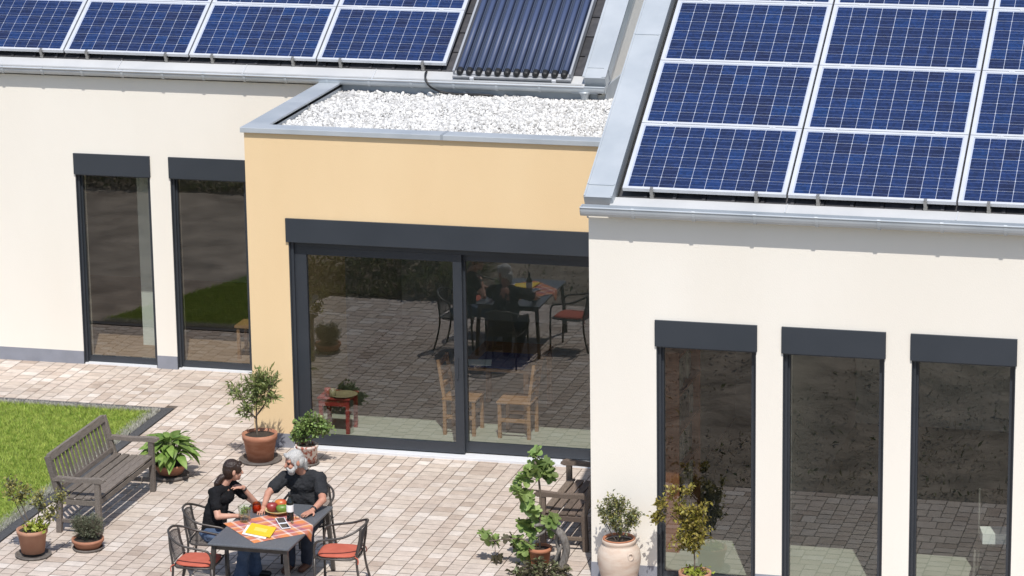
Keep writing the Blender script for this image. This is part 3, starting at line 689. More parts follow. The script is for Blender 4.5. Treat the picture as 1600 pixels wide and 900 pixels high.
ME_mid = grid_mesh('clamp', cm); ME_mid.materials.append(M['alu'])
ORD = ['bottom', 'second', 'third', 'fourth']
def child(name, me, par, loc=(0,0,0)):
    o = bpy.data.objects.new(name, me); COL.objects.link(o); o.parent = par; o.location = loc; return o
def panel(x, y0, z0, th, s, row, label, group):
    y, z = plane_pt(y0, z0, th, s, 0)
    t = thing('solar_module', label, 'solar panel', (x, y, z), rot=(th, 0, 0), group=group)
    child('frame', ME_frame, t); child('backsheet', ME_back, t)
    for j in range(6):
        for i in range(10):
            child('cell', ME_cell, t, (fwd+.011+cpx*(i+.5), fwd*.75+.008+cpy*(j+.5), -.0079))
    for cx in (.30, 1.37): child('clamp', ME_clamp if row == 0 else ME_mid, t, (cx, 0 if row == 0 else -.01, 0))
    return t
COLS_L = ['leftmost', 'second from left', 'third from left', 'beside tube collector']
LPX = -3.490
for r in range(2):
    for c in range(4):
        panel(LPX+(c-1)*PW*1.0125, LY, LZ, TL, r*PW*.612, r, 'blue solar panel in %s row of left roof, %s' % ('bottom' if r == 0 else 'upper', COLS_L[c]), 'solar panels on the left roof')
COLS_R = ['beside zinc verge', 'middle column', 'at right picture edge']
for r in range(4):
    for c in range(3):
        panel(5.365+c*PW*1.0125, RY, RZ, TR, r*PW*.612, r, 'blue solar panel in %s of right roof, %s' % (['bottom row', 'second row up', 'third row up', 'topmost row'][r], COLS_R[c]), 'solar panels on the right roof')

# tube collector
y, z = plane_pt(LY, LZ, TL, -.15, -.02)
TC = thing('tube_collector', 'dark evacuated tube solar collector with twelve glass tubes beside the left roof panels', 'solar collector', (1.72, y, z), rot=(TL, 0, 0))
CWd, CL = 1.44, 2.1
f = MB().box(-.03, -.004, 0, CL, -.06, .035); f.box(CWd+.004, CWd+.03, 0, CL, -.06, .035); f.box(-.004, CWd+.004, -.01, .045, -.06, -.004); f.box(-.03, CWd+.03, -.045, -.011, -.05, -.022)
f.build('frame', 'traygrey', TC); 
MB().box(-.004, CWd+.004, .046, CL, -.055, -.036).build('reflector', 'reflector', TC)
tb = MB().tube([(0, .05, 0), (0, CL, 0)], .035, 14); ME_tube = grid_mesh('tube', tb); ME_tube.materials.append(M['tube']); ME_tube.polygons.foreach_set('use_smooth', [True]*len(ME_tube.polygons))
cc = MB().lathe([(.02, -.03), (.034, -.02), (.042, 0), (.042, .055), (.03, .06)], n=14); cc.v = [(x, .0+z_, y_) for x, y_, z_ in cc.v]; ME_cap = grid_mesh('end_cap', cc); ME_cap.materials.append(M['black'])
rib = MB().box(-.013, -.009, .05, CL, -.03, .006).box(.009, .013, .05, CL, -.03, .006); ME_rib = grid_mesh('reflector_rib', rib); ME_rib.materials.append(M['ribline'])
for i in range(12):
    x = .06+i*.12; t = child('tube', ME_tube, TC, (x, 0, .012)); child('end_cap', ME_cap, t, (0, 0, .0))
    if i < 11: child('reflector_rib', ME_rib, TC, (x+.06, 0, 0))
for x in (.22, 1.26): MB().box(x-.025, x+.025, -.075, -.046, -.055, -.018).build('bracket', 'alu', TC)
# cable
cb = spline([(1.31, 3.06, 4.00), (1.335, 2.92, 4.01), (1.36, 2.83, 3.955), (1.42, 2.80, 3.87), (1.54, 2.86, 3.795), (1.75, 2.87, 3.772), (2.05, 2.88, 3.772), (2.2, 2.9, 3.76)], 6)
tag(MB().tube(cb, .013, 8).build('cable', 'black', smooth=True), 'black cable hanging from the left solar panels over the gutter onto the gravel', 'cable')

# ------------------------------------------------------------------ garden furniture
def make_bench(label, L, nback, loc, rz, m):
    t = thing('garden_bench', label, 'bench', loc, rz)
    # local frame: sits facing +x, length along y; legs at x=0.235 (front) and -0.235 (back)
    h = L/2-.035
    def obl(pts_f, name): return pts_f.build(name, m, t, bevel=.005)
    for s in (-1, 1):
        obl(MB().bar((.235, s*h, 0), (.235, s*h, .60), .06, .06, (1,0,0)), 'leg')
        b = MB().bar((-.235, s*h, 0), (-.215, s*h, .40), .06, .06, (1,0,0)); b.bar((-.214, s*h, .385), (-.335, s*h, .86), .06, .058, (1,0,0)); obl(b, 'leg')
        pts = [(-.28, .625), (-.20, .632), (0, .624), (.15, .632), (.27, .640), (.315, .628), (.32, .605), (.285, .592), (.15, .596), (0, .590), (-.20, .598), (-.27, .59)]
        obl(MB().prism(pts, 'y', s*h-.036, s*h+.036), 'armrest')
        obl(MB().box(-.205, .205, s*h-.016, s*h+.016, .115, .155), 'stretcher')
        obl(MB().box(-.205, .205, s*h-.018, s*h+.018, .325, .385), 'seat_rail')
    for i in range(5):
        x = -.185+i*.098+random.uniform(-.003, .003); z = .412+(.006 if i in (4,) else -.004*(2-abs(i-2)))
        b = MB().box(-.041, .041, -L/2+.015, L/2-.015, -.011, .011); o = b.build('seat_slat', m, t, loc=(x+.005, 0, z), bevel=.004)
    obl(MB().box(.222, .25, -h+.03, h-.03, .325, .385), 'apron')
    def bp(z): return -.214-(z-.385)*.121/.475
    obl(MB().bar((bp(.835), -h+.029, .835), (bp(.835), h-.029, .835), .045, .085, (-.25,0,1)), 'back_rail')
    obl(MB().bar((bp(.475), -h+.029, .475), (bp(.475), h-.029, .475), .034, .055, (-.25,0,1)), 'back_rail')
    for i in range(nback):
        y = -h+.03+(2*h-.06)*(i+.5)/nback
        MB().bar((bp(.502), y, .502), (bp(.793), y, .793), .046, .015, (1,0,.25)).build('back_slat', m, t)
    return t
make_bench('weathered grey wooden bench with slatted back beside the lawn', 1.67, 15, (-.77, -2.745, 0), 0, 'teak')
make_bench('brown wooden bench half hidden behind the corner of the right house wing', 1.22, 11, (4.54, -2.36, 0), pi, 'teak2')

TX, TY, TZ = (1.475, 2.342), (-5.535, -4.10), .704
def make_table():
    cx, cy = sum(TX)/2, sum(TY)/2
    t = thing('garden_table', 'dark slate grey garden table laid with a plaid cloth and fruit', 'table', (cx, cy, 0)); w, l = (TX[1]-TX[0])/2, (TY[1]-TY[0])/2
    MB().box(-w, w, -l, l, TZ-.022, TZ).build('tabletop', 'tabletop', t, bevel=.006)
    a = MB(); a.box(-w+.06, w-.06, -l+.05, -l+.075, TZ-.075, TZ-.023); a.box(-w+.06, w-.06, l-.075, l-.05, TZ-.075, TZ-.023); a.box(-w+.05, -w+.075, -l+.08, l-.08, TZ-.075, TZ-.023); a.box(w-.075, w-.05, -l+.08, l-.08, TZ-.075, TZ-.023)
    a.build('apron', 'chair', t)
    for sx in (-1, 1):
        for sy in (-1, 1):
            p = spline([(sx*(w-.055), sy*(l-.055), TZ-.024), (sx*(w-.045), sy*(l-.05), .60), (sx*(w-.03), sy*(l-.03), .35), (sx*(w-.012), sy*(l-.012), 0)], 5)
            m = MB()
            for i in range(len(p)-1):
                m.bar(p[i], p[i+1]+(p[i+1]-p[i])*.04, .046-.010*i/len(p), .046-.010*i/len(p), (0,1,0))
            m.build('leg', 'chair', t)
    return t
make_table()

def make_chair(label, loc, rz):
    t = thing('garden_chair', label, 'chair', loc, rz, 'metal mesh garden chairs round the table')
    r = .0125; C_ = 'chair'
    hoop = spline([(.225, -.235, .44), (.222, -.245, .56), (.185, -.252, .625), (.08, -.258, .648), (-.08, -.25, .675), (-.20, -.20, .725), (-.268, -.10, .765), (-.285, 0, .772), (-.268, .10, .765), (-.20, .20, .725), (-.08, .25, .675), (.08, .258, .648), (.185, .252, .625), (.222, .245, .56), (.225, .235, .44)], 5)
    MB().tube(hoop, r, 8).build('armrest_hoop', C_, t, smooth=True)
    for s in (-1, 1):
        MB().tube([(.225, s*.235, .439), (.228, s*.236, .2), (.235, s*.24, .0)], r, 8).build('leg', C_, t, smooth=True)
        MB().tube(spline([(-.245, s*.145, .742), (-.232, s*.165, .6), (-.205, s*.185, .44), (-.215, s*.195, .28), (-.25, s*.205, .12), (-.285, s*.215, 0)], 4), r, 8).build('leg', C_, t, smooth=True)
    seat = [(.215, -.19, .435), (.225, 0, .435), (.215, .19, .435), (.17, .228, .435), (0, .232, .43), (-.15, .215, .428), (-.20, .15, .428), (-.215, 0, .428), (-.20, -.15, .428), (-.15, -.215, .428), (0, -.232, .43), (.17, -.228, .435)]
    sf = MB().tube(seat, .010, 8, closed=True); sf.tube([(-.205, -.185, .43), (-.19, -.14, .428)], .008, 6); sf.tube([(-.205, .185, .43), (-.19, .14, .428)], .008, 6); sf.tube([(.2, -.2, .435), (.225, -.236, .44)], .008, 6); sf.tube([(.2, .2, .435), (.225, .236, .44)], .008, 6)
    sf.build('seat_frame', C_, t, smooth=True)
    g = MB(); n = 30
    for i in range(n):
        q = -.205+.42*(i+.5)/n; half = .215 if abs(q-.01) < .13 else .215-(abs(q-.01)-.13)*.5
        g.box(q-.0022, q+.0022, -half, half, .4295, .4315)
        hx = .205 if abs(q) < .14 else .205-(abs(q)-.14)*.6
        g.box(-hx, hx, q-.0022, q+.0022, .4268, .4288)
    g.build('seat_mesh', 'mesh', t)
    # curved mesh back between the rear legs
    g = MB(); H = (.475, .715)
    def bk(u, v):  # u -1..1, v 0..1
        z = H[0]+(H[1]-H[0])*v+.022*(1-u*u)*v; w = .178-.03*v
        return Vector((-.208-.055*v-.03*(1-u*u)*(.4+.6*v)+.018, u*w, z))
    for i in range(25):
        u = -1+2*i/24; g.tube([bk(u, v/5) for v in range(6)], .0021, 4)
    for j in range(19):
        v = j/18; g.tube([bk(-1+k/5, v) for k in range(11)], .0021, 4)
    g.tube([bk(-1+k/5, 0) for k in range(11)], .007, 6); g.tube([bk(-1+k/5, 1) for k in range(11)], .007, 6)
    g.build('back_mesh', 'mesh', t)
    return t
ch = [('empty dark metal mesh chair with red cushion, at the near left of the table', (1.285, -5.33, 0), .05),
      ('dark metal mesh chair on which the woman in black sits', (1.165, -4.60, 0), .12),
      ('empty dark metal mesh chair with red cushion, right of the table', (2.63, -4.745, 0), pi+.10),
      ('dark metal mesh chair on which the grey bearded man sits', (1.97, -3.80, 0), -pi/2)]
chair0 = make_chair(*ch[0])
for lab, loc, rz in ch[1:]:
    c = copy_tree(chair0); c.location = loc; c.rotation_euler = (0,0,rz); c['label'] = lab
def cushion(label, loc, rz):
    n = 22; V = []; F = []
    def outline(a, s): # rounded trapezoid
        c, q = cos(a), sin(a); k = (abs(c)**4+abs(q)**4)**-.25
        return (s*.205*k*c, s*(.205+.012*c)*k*q)
    rings = [(.0, .032), (.55, .034), (.85, .030), (.96, .022), (1.0, .012), (.97, .002), (.5, 0), (0, 0)]
    m = MB(); vs = []
    for s, z in rings:
        for j in range(28):
            x, y = outline(2*pi*j/28, max(s, .001)); vs.append((x, y, z))
    m.add(vs, [(i*28+j, i*28+(j+1)%28, (i+1)*28+(j+1)%28, (i+1)*28+j) for i in range(len(rings)-1) for j in range(28)])
    o = m.build('seat_cushion', 'cushion', loc=loc, smooth=True); o.rotation_euler = (0,0,rz)
    tag(o, label, 'cushion', 'red seat cushions')
    pp = MB().tube([(*outline(2*pi*j/28, 1.0), .012) for j in range(28)], .0045, 6, closed=True); pp.build('piping', 'cushion', o, smooth=True)
    for s in (-1, 1):
        MB().tube(spline([(-.195, s*.19, .012), (-.225, s*.20, .0), (-.235, s*.205, -.03), (-.228, s*.21, -.06)], 3), .006, 6).build('tie', 'cushion', o, smooth=True)
    return o
cushion('red seat cushion on the empty chair at the near left of the table', (1.295, -5.33, .4375), .05)
cushion('red seat cushion on the empty chair right of the table', (2.62, -4.745, .4375), pi+.10)

# ------------------------------------------------------------------ things on the table
def tablecloth():
    n = 34; c = Vector((1.945, -4.895)); ax = Vector((.71, .70)).normalized(); ay = Vector((-ax.y, ax.x)); half = .38
    V = []; UVs = []
    for j in range(n+1):
        for i in range(n+1):
            u, v = -1+2*i/n, -1+2*j/n; p = c+ax*u*half+ay*v*half*.98
            z = TZ+.004+.0025*sin(u*5+v*3)*sin(v*4)
            if p.x > TX[1]+.002:
                d = p.x-TX[1]; p.x = TX[1]+.006+d*.12; z = TZ+.002-d*.98
            V.append((p.x-c.x, p.y-c.y, z-TZ)); UVs.append((i/n, j/n))
    F = [(j*(n+1)+i, j*(n+1)+i+1, (j+1)*(n+1)+i+1, (j+1)*(n+1)+i) for j in range(n) for i in range(n)]
    me = np_mesh('tablecloth', V, F); uv = me.uv_layers.new(name='UVMap')
    idx = np.array(F).ravel(); uv.data.foreach_set('uv', np.array(UVs, np.float32)[idx].ravel())
    o = link('tablecloth', me, 'plaid', loc=(c.x, c.y, TZ), smooth=True)
    so_ = o.modifiers.new('thick', 'SOLIDIFY'); so_.thickness = .0015; so_.offset = -1
    tag(o, 'orange plaid cloth laid diagonally on the slate table', 'tablecloth')
tablecloth()
Z1 = TZ+.008
t = thing('fruit_bowl', 'shallow ochre glazed bowl of fruit in front of the man', 'bowl', (1.865, -4.47, Z1))
MB().lathe([(.05, 0), (.06, .006), (.10, .018), (.135, .042), (.142, .044), (.136, .049), (.10, .028), (.05, .016), (.002, .014)], n=32).build('bowl', 'bowl', t, smooth=True)
def fruit(name, label, cat, loc, ax, m, rz, tilt=0):
    o = MB().ell((0,0,0), (ax[0],0,0), (0,ax[1],0), (0,0,ax[2]), 18, 12); o.v = [(x*(1+.12*z/ax[2]*0+.10*x/ax[0]*0), y, z+.012*(x/ax[0])**2) for x, y, z in o.v]
    ob = o.build(name, m, loc=loc, smooth=True); ob.rotation_euler = (0, tilt, rz); tag(ob, label, cat)
    MB().tube([(ax[0]*.98, 0, .010), (ax[0]*1.10, 0, .018)], .0035, 6).build('stalk', 'stem', ob)
fruit('mango', 'dark red mango at the left of the fruit bowl', 'fruit', (1.812, -4.505, Z1+.074), (.060, .052, .052), 'darkmango', .4)
fruit('mango', 'orange and red mango at the back of the fruit bowl', 'fruit', (1.872, -4.405, Z1+.081), (.066, .054, .054), 'mango', .2)
fruit('mango', 'green mango at the front of the fruit bowl', 'fruit', (1.925, -4.505, Z1+.066), (.068, .044, .044), 'greenmango', .35)
fruit('lemon', 'yellow lemon at the right of the fruit bowl', 'fruit', (1.955, -4.425, Z1+.064), (.042, .035, .035), 'yellowfruit', 1.2)
t = thing('wine_bottle', 'dark wine bottle with a white label beside the fruit bowl', 'bottle', (2.062, -4.66, Z1))
MB().lathe([(.030, 0), (.0365, .004), (.037, .02), (.037, .185), (.034, .205), (.022, .228), (.015, .245), (.0138, .262), (.0138, .30)], n=24).build('body', 'bottle', t, smooth=True)
MB().lathe([(.0376, .095), (.0377, .097), (.0377, .168), (.0376, .17)], n=24).build('paper_label', 'paper', t, smooth=True)
MB().lathe([(.0155, .262), (.0158, .264), (.0158, .304), (.010, .306)], n=16).build('capsule', 'black', t, smooth=True)
t = thing('glass_jug', 'clear glass jug with water and green herbs on the cloth beside the woman', 'jug', (1.615, -4.80, Z1))
MB().lathe([(.045, 0), (.05, .004), (.052, .02), (.058, .08), (.066, .15), (.069, .17), (.066, .17), (.063, .15), (.055, .08), (.049, .02), (.044, .008), (.001, .008)], n=24).build('body', 'clear', t, smooth=True)
P = rng.normal(size=(70,3))*[.022,.022,.018]+[0,0,.125]; D = rng.normal(size=(70,3))
link('herbs', np_mesh('herbs', *leafcloud(P, D, .035, .016)), 'bush', t, kind='stuff')
t = thing('lantern', 'amber red glass candle lantern at the back edge of the table', 'candle holder', (1.63, -4.47, TZ))
MB().lathe([(.035, 0), (.042, .004), (.05, .04), (.046, .09), (.036, .11), (.034, .11), (.043, .09), (.047, .04), (.039, .008), (.001, .008)], n=22).build('glass', 'amber', t, smooth=True)
MB().lathe([(.03, .009), (.036, .012), (.040, .05), (.034, .072), (.004, .075)], n=18).build('candle', 'amberwax', t, smooth=True)
bk = MB().obox((0,0,.006), (.150, -.048, 0), (-.018, .150, .0), (0,0,.004)); o = bk.build('booklet', 'booklet', loc=(1.885, -5.07, Z1+.006)); tag(o, 'yellow paper booklet lying on the plaid cloth', 'booklet')
MB().obox((0,0,.0106), (.075, -.024, 0), (-.006, .05, 0), (0,0,.0004)).build('printed_logo', 'bookletlogo', o)
bk = MB().obox((0,0,.002), (.145, -.052, 0), (-.02, .145, 0), (0,0,.0015)); o = bk.build('magazine', 'paper', loc=(1.85, -5.105, Z1)); tag(o, 'white magazine partly hidden under the yellow booklet', 'magazine')
o = thing('solar_charger', 'small white folding solar charger with two dark panels on the cloth', 'charger', (2.035, -4.815, Z1), -1.02)
for k, x in enumerate((-.078, .082)):
    b = MB().obox((x, 0, .006 + (.004 if k else .012)), (.074, 0, .0 if k else -.006), (0, .048, 0), (0,0,.004)).build('panel', 'casing', o, bevel=.002)
    for q in (0,): MB().obox((x, 0, .0105 + (.004 if k else .012)), (.064, 0, .0 if k else -.0052), (0, .040, 0), (0,0,.0006)).build('cell', 'screen', b)
MB().tube([(.002, -.045, .008), (.002, .045, .008)], .004, 6).build('hinge', 'casing', o)
t = thing('eyeglasses', 'pair of folded eyeglasses lying on the cloth by the mans hand', 'glasses', (2.15, -4.585, Z1), .3)
for s in (-1, 1): MB().tube([(s*.032+.024*cos(2*pi*j/14), .0, .02+.018*sin(2*pi*j/14)) for j in range(14)], .0022, 5, closed=True).build('rim', 'dark', t); MB().tube([(s*.056, 0, .025), (s*.054, .06, .012), (s*.03, .11, .004)], .0022, 5).build('temple', 'dark', t)
o = MB().tube([(0,0,.011), (.022,-.02,.011)], .0105, 10).build('cork', 'plate', loc=(2.10, -4.735, Z1)); tag(o, 'wine cork lying in front of the dark bottle', 'cork')

# ------------------------------------------------------------------ people
def person_mesh(name, mb, m, parent=None, voxel=.005, smooth=6, noise=0, base=(0,0,0), loc=None):
    mb.v = [(x-base[0], y-base[1], z-base[2]) for x, y, z in mb.v]
    o = mb.build(name, m, parent, loc=loc, smooth=True)
    r = o.modifiers.new('skin', 'REMESH'); r.mode = 'VOXEL'; r.voxel_size = voxel; r.use_smooth_shade = True
    s_ = o.modifiers.new('smooth', 'SMOOTH'); s_.factor = .5; s_.iterations = smooth
    if noise:
        tx = bpy.data.textures.new('folds', 'CLOUDS'); tx.noise_scale = .05; tx.noise_depth = 3
        d = o.modifiers.new('folds', 'DISPLACE'); d.texture = tx; d.strength = noise; d.mid_level = .5
    return o
def frame(f, up=(0,0,1)):
    f = Vector(f).normalized(); r = f.cross(Vector(up)).normalized(); return f, r, r.cross(f)
def hand(mb, wrist, d, n, side, curl=.5, s=1.0):
    """d: direction of the fingers, n: back-of-hand normal, side: +1 thumb on the d x n side"""
    w = Vector(wrist); d = Vector(d).normalized(); n = Vector(n); n = (n-d*n.dot(d)).normalized(); t = d.cross(n)*side
    mb.ell(w+d*.045*s, d*.05*s, t*.041*s, n*.016*s); mb.cap(w-d*.02*s, w+d*.02*s, .024*s, .026*s)
    for k, (off, ln) in enumerate(((.030, .074), (.010, .084), (-.010, .077), (-.030, .060))):
        a = w+d*(.084-.006*abs(k-1.2))*s+t*off*s*1.12; sp = t*(off*.5)
        d1 = (d+sp*2-n*curl*.35).normalized(); b = a+d1*ln*.5*s; d2 = (d+sp-n*curl*1.1).normalized(); e = b+d2*ln*.5*s
        mb.cap(a-d*.02*s, a, .0095*s, .0092*s, 8); mb.cap(a, b, .0092*s, .0085*s, 8); mb.cap(b, e, .0085*s, .0072*s, 8)
    a = w+d*.018*s+t*.026*s; b = a+(d*.6+t*.85-n*.25).normalized()*.038*s; e = b+(d*.9+t*.35-n*.3).normalized()*.032*s
    mb.cap(a, b, .0135*s, .0108*s, 8); mb.cap(b, e, .0108*s, .0085*s, 8)
def head(mb, c, f, s=1.0):
    c = Vector(c); f, r, u = frame(f)
    P = lambda a, b, d: c+f*a*s+r*b*s+u*d*s
    mb.ell(P(-.012, 0, .028), f*.094*s, r*.075*s, u*.086*s); mb.ell(P(.022, 0, -.038), f*.066*s, r*.057*s, u*.074*s)
    mb.ell(P(.062, 0, -.085), f*.026*s, r*.027*s, u*.022*s)                         # chin
    mb.cap(P(.082, 0, .012), P(.104, 0, -.026), .009*s, .0145*s, 8)                  # nose
    for k in (-1, 1):
        mb.cap(P(.074, k*.012, .027), P(.062, k*.05, .024), .0125*s, .011*s, 8)      # brow
        mb.ell(P(.058, k*.042, -.03), f*.026*s, r*.022*s, u*.024*s)                  # cheek
        mb.ell(P(-.012, k*.077, -.008), f*.02*s, r*.010*s, u*.032*s)                 # ear
    mb.cap(P(.078, -.018, -.058), P(.078, .018, -.058), .009*s, .009*s, 8)           # lips
    return P
def eyes(body, P, base, s=1.0):
    for k in (-1, 1):
        p = P(.074, k*.031, .006); o = MB().ell((0,0,0), (.0115*s,0,0), (0,.0115*s,0), (0,0,.0115*s), 10, 7).build('eye', 'eye', body, loc=tuple(p-Vector(base)), smooth=True)

# --- woman
base = (1.19, -4.60, 0)
hc, hf = Vector((1.405, -4.525, 1.165)), (.80, .55, -.12)
b = MB(); P = head(b, hc, hf, .98)
neck = Vector((1.30, -4.56, 1.03)); b.cap(neck-Vector((.02,0,.05)), hc+Vector((-.03,-.01,-.05)), .055, .047)
b.cap((1.20,-4.62,.52), (1.23,-4.60,.78), .10, .10); b.cap((1.23,-4.60,.78), (1.285,-4.565,.95), .10, .085)
rsh, lsh = Vector((1.255, -4.715, .965)), Vector((1.345, -4.425, .975)); b.cap(rsh, lsh, .05, .05)
relb, rwr = Vector((1.335, -4.835, .755)), Vector((1.485, -4.745, .745)); b.cap(rsh, relb, .044, .036); b.cap(relb, rwr, .036, .024)
hand(b, rwr+Vector((.02,.012,-.004)), (.85,.5,-.12), (0,0,1), -1, .4, .92)
lelb, lwr = Vector((1.545, -4.29, .752)), Vector((1.47, -4.415, .94)); b.cap(lsh, lelb, .043, .036); b.cap(lelb, lwr, .036, .024)
hand(b, lwr+Vector((-.008,-.012,.015)), (-.55,-.6,.25), (.25,-.2,.9), 1, .9, .92)
for s, k, ft in ((-1, (1.585,-4.72,.47), (1.52,-4.71,.09)), (1, (1.60,-4.50,.47), (1.58,-4.46,.09))):
    hp = Vector((1.20, -4.62+.09*s, .50)); b.cap(hp, k, .08, .055); b.cap(k, ft, .055, .035)
w = person_mesh('person', b, 'skin', None, .005, 5, base=base, loc=base)
tag(w, 'woman in a black t-shirt and jeans with a brown ponytail, seated at the table', 'person')
eyes(w, P, base)
sh = MB(); sh.cap((1.195,-4.62,.51), (1.23,-4.60,.74), .132, .122); sh.ell((1.20,-4.62,.52), (.12,.03,0), (-.03,.155,0), (0,0,.10)); sh.cap((1.23,-4.60,.74), (1.275,-4.57,.91), .122, .105)
sh.ell((1.29,-4.565,.90), (.10,-.028,.0), (.045,.155,0), (-.03,0,.10)); sh.cap(rsh, lsh, .062, .062); sh.cap(rsh, rsh.lerp(relb, .62), .062, .057); sh.cap(lsh, lsh.lerp(lelb, .55), .062, .056)
person_mesh('shirt', sh, 'blackshirt', w, .006, 6, .024, base, (0,0,0))
tr = MB(); tr.ell((1.19,-4.615,.50), (.14,0,0), (0,.175,0), (0,0,.085))
for s, k, ft in ((-1, (1.585,-4.72,.475), (1.515,-4.715,.075)), (1, (1.60,-4.50,.475), (1.575,-4.46,.075))):
    hp = Vector((1.20, -4.62+.09*s, .505)); tr.cap(hp, k, .092, .072); tr.cap(k, Vector(k).lerp(Vector(ft), .6), .070, .062); tr.cap(Vector(k).lerp(Vector(ft), .6), ft, .062, .085)
person_mesh('trousers', tr, 'jeans', w, .007, 5, .022, base, (0,0,0))
for ft in ((1.52,-4.715), (1.585,-4.46)):
    m_ = MB().cap((ft[0]-.03, ft[1], .04), (ft[0]+.14, ft[1]+.02, .03), .038, .032); m_.v = [(x, y, max(z, .004)) for x, y, z in m_.v]
    m_.v = [(x-base[0], y-base[1], z) for x, y, z in m_.v]; m_.build('shoe', 'black', w, smooth=True)
hr = MB(); f_, r_, u_ = frame(hf)
hr.ell(P(-.020, 0, .040), f_*.096, r_*.083, u_*.084); hr.ell(P(-.042, 0, .0), f_*.075, r_*.082, u_*.082); hr.ell(P(.055, 0, .078), f_*.036, r_*.055, u_*.024)
for k in (-1, 1): hr.ell(P(.035, k*.066, .028), f_*.036, r_*.014, u_*.05)
hr.cap(P(-.085, 0, -.06), P(-.125, 0, -.085), .032, .036); hr.cap(P(-.125, 0, -.085), P(-.165, .005, -.145), .038, .034); hr.cap(P(-.165, .005, -.145), P(-.185, .01, -.205), .034, .012); hr.ell(P(-.05, 0, -.045), f_*.055, r_*.066, u_*.06)
person_mesh('hair', hr, 'brownhair', w, .005, 3, .008, base, (0,0,0))
q = lwr.lerp(lelb, .05); d_ = (lelb-lwr).normalized(); o = MB().tube([q-d_*.010-Vector(base), q+d_*.010-Vector(base)], .0285, 16); o.build('wristwatch', 'watch', w, smooth=True)

# --- man
base = (1.97, -3.80, 0)
hc, hf = Vector((1.905, -4.035, 1.15)), (-.80, -.62, -.22)
b = MB(); P = head(b, hc, hf, 1.04)
b.cap((1.955,-3.92,.99), hc+Vector((.02,.03,-.05)), .06, .055)
b.cap((1.975,-3.80,.52), (1.965,-3.84,.78), .11, .12); b.cap((1.965,-3.84,.78), (1.955,-3.90,.92), .12, .10)
rsh, lsh = Vector((1.765, -3.945, .935)), Vector((2.135, -3.905, .935)); b.cap(rsh, lsh, .06, .06)
relb, rwr = Vector((1.655, -4.17, .825)), Vector((1.675, -4.37, .748)); b.cap(rsh, relb, .052, .041); b.cap(relb, rwr, .041, .028)
hand(b, rwr+Vector((.002,-.02,-.004)), (.12,-.95,-.12), (0,0,1), 1, .45, 1.05)
lelb, lwr = Vector((2.265, -4.20, .80)), Vector((2.215, -4.375, .745)); b.cap(lsh, lelb, .052, .041); b.cap(lelb, lwr, .041, .028)
hand(b, lwr+Vector((-.004,-.018,-.006)), (-.35,-.9,-.05), (0,0,1), -1, .25, 1.05)
legs = (((1.88,-4.22,.47), (1.88,-4.20,.09)), ((2.10,-4.24,.47), (2.04,-4.12,.09)))
for i, (k, ft) in enumerate(legs):
    hp = Vector((1.88+.18*i, -3.80, .50)); b.cap(hp, k, .09, .06); b.cap(k, ft, .06, .04)
mn = person_mesh('person', b, 'skin2', None, .005, 5, base=base, loc=base)
tag(mn, 'man with white hair and beard in a charcoal t-shirt, seated behind the table', 'person')
eyes(mn, P, base, 1.04)
sh = MB(); sh.cap((1.975,-3.80,.52), (1.965,-3.85,.76), .15, .148); sh.ell((1.965,-3.865,.72), (.185,0,0), (0,.135,0), (0,0,.17)); sh.cap((1.965,-3.85,.76), (1.955,-3.90,.88), .145, .12)
sh.ell((1.952,-3.91,.88), (.20,.02,0), (-.01,.115,0), (0,0,.11)); sh.cap(rsh, lsh, .074, .074); sh.cap((1.86,-3.93,.955), (2.05,-3.91,.955), .072, .072); sh.cap(rsh, rsh.lerp(relb, .68), .074, .066); sh.cap(lsh, lsh.lerp(lelb, .68), .074, .066)
person_mesh('shirt', sh, 'greyshirt', mn, .006, 6, .028, base, (0,0,0))
tr = MB(); tr.ell((1.975,-3.79,.50), (.19,0,0), (0,.15,0), (0,0,.09))
for i, (k, ft) in enumerate(legs):
    hp = Vector((1.88+.18*i, -3.80, .50)); tr.cap(hp, k, .10, .078); tr.cap(k, ft, .076, .062)
person_mesh('trousers', tr, 'darkjeans', mn, .008, 6, .012, base, (0,0,0))
for k, ft in legs:
    m_ = MB().cap((ft[0], ft[1]+.04, .045), (ft[0]-.015, ft[1]-.14, .036), .043, .038); m_.v = [(x-base[0], y-base[1], max(z, .004)) for x, y, z in m_.v]; m_.build('shoe', 'shoe', mn, smooth=True)
f_, r_, u_ = frame(hf)
hr = MB(); hr.ell(P(-.016, 0, .040), f_*.097, r_*.080, u_*.082); hr.ell(P(-.045, 0, -.01), f_*.068, r_*.082, u_*.085); hr.cap(P(-.085, 0, -.04), P(-.10, 0, -.115), .052, .022)
hr.cap(P(.062, -.03, .082), P(.062, .03, .082), .024, .024)
for k in (-1, 1): hr.ell(P(.012, k*.070, .035), f_*.045, r_*.017, u_*.05); hr.cap(P(.02, k*.074, .0), P(.018, k*.070, -.05), .014, .016)
person_mesh('hair', hr, 'whitehair', mn, .0045, 4, .007, base, (0,0,0))
bd = MB(); bd.ell(P(.056, 0, -.098), f_*.040, r_*.046, u_*.038); bd.cap(P(.088, -.026, -.048), P(.088, .026, -.048), .012, .012, 8)
for k in (-1, 1): bd.cap(P(.058, k*.044, -.075), P(.016, k*.066, -.04), .030, .020, 10); bd.cap(P(.088, k*.024, -.048), P(.070, k*.042, -.075), .014, .022, 8)
person_mesh('beard', bd, 'whitehair', mn, .0045, 4, .008, base, (0,0,0))
q = lwr.lerp(lelb, .06); d_ = (lelb-lwr).normalized(); MB().tube([q-d_*.011-Vector(base), q+d_*.011-Vector(base)], .0325, 16).build('wristwatch', 'watch', mn, smooth=True)

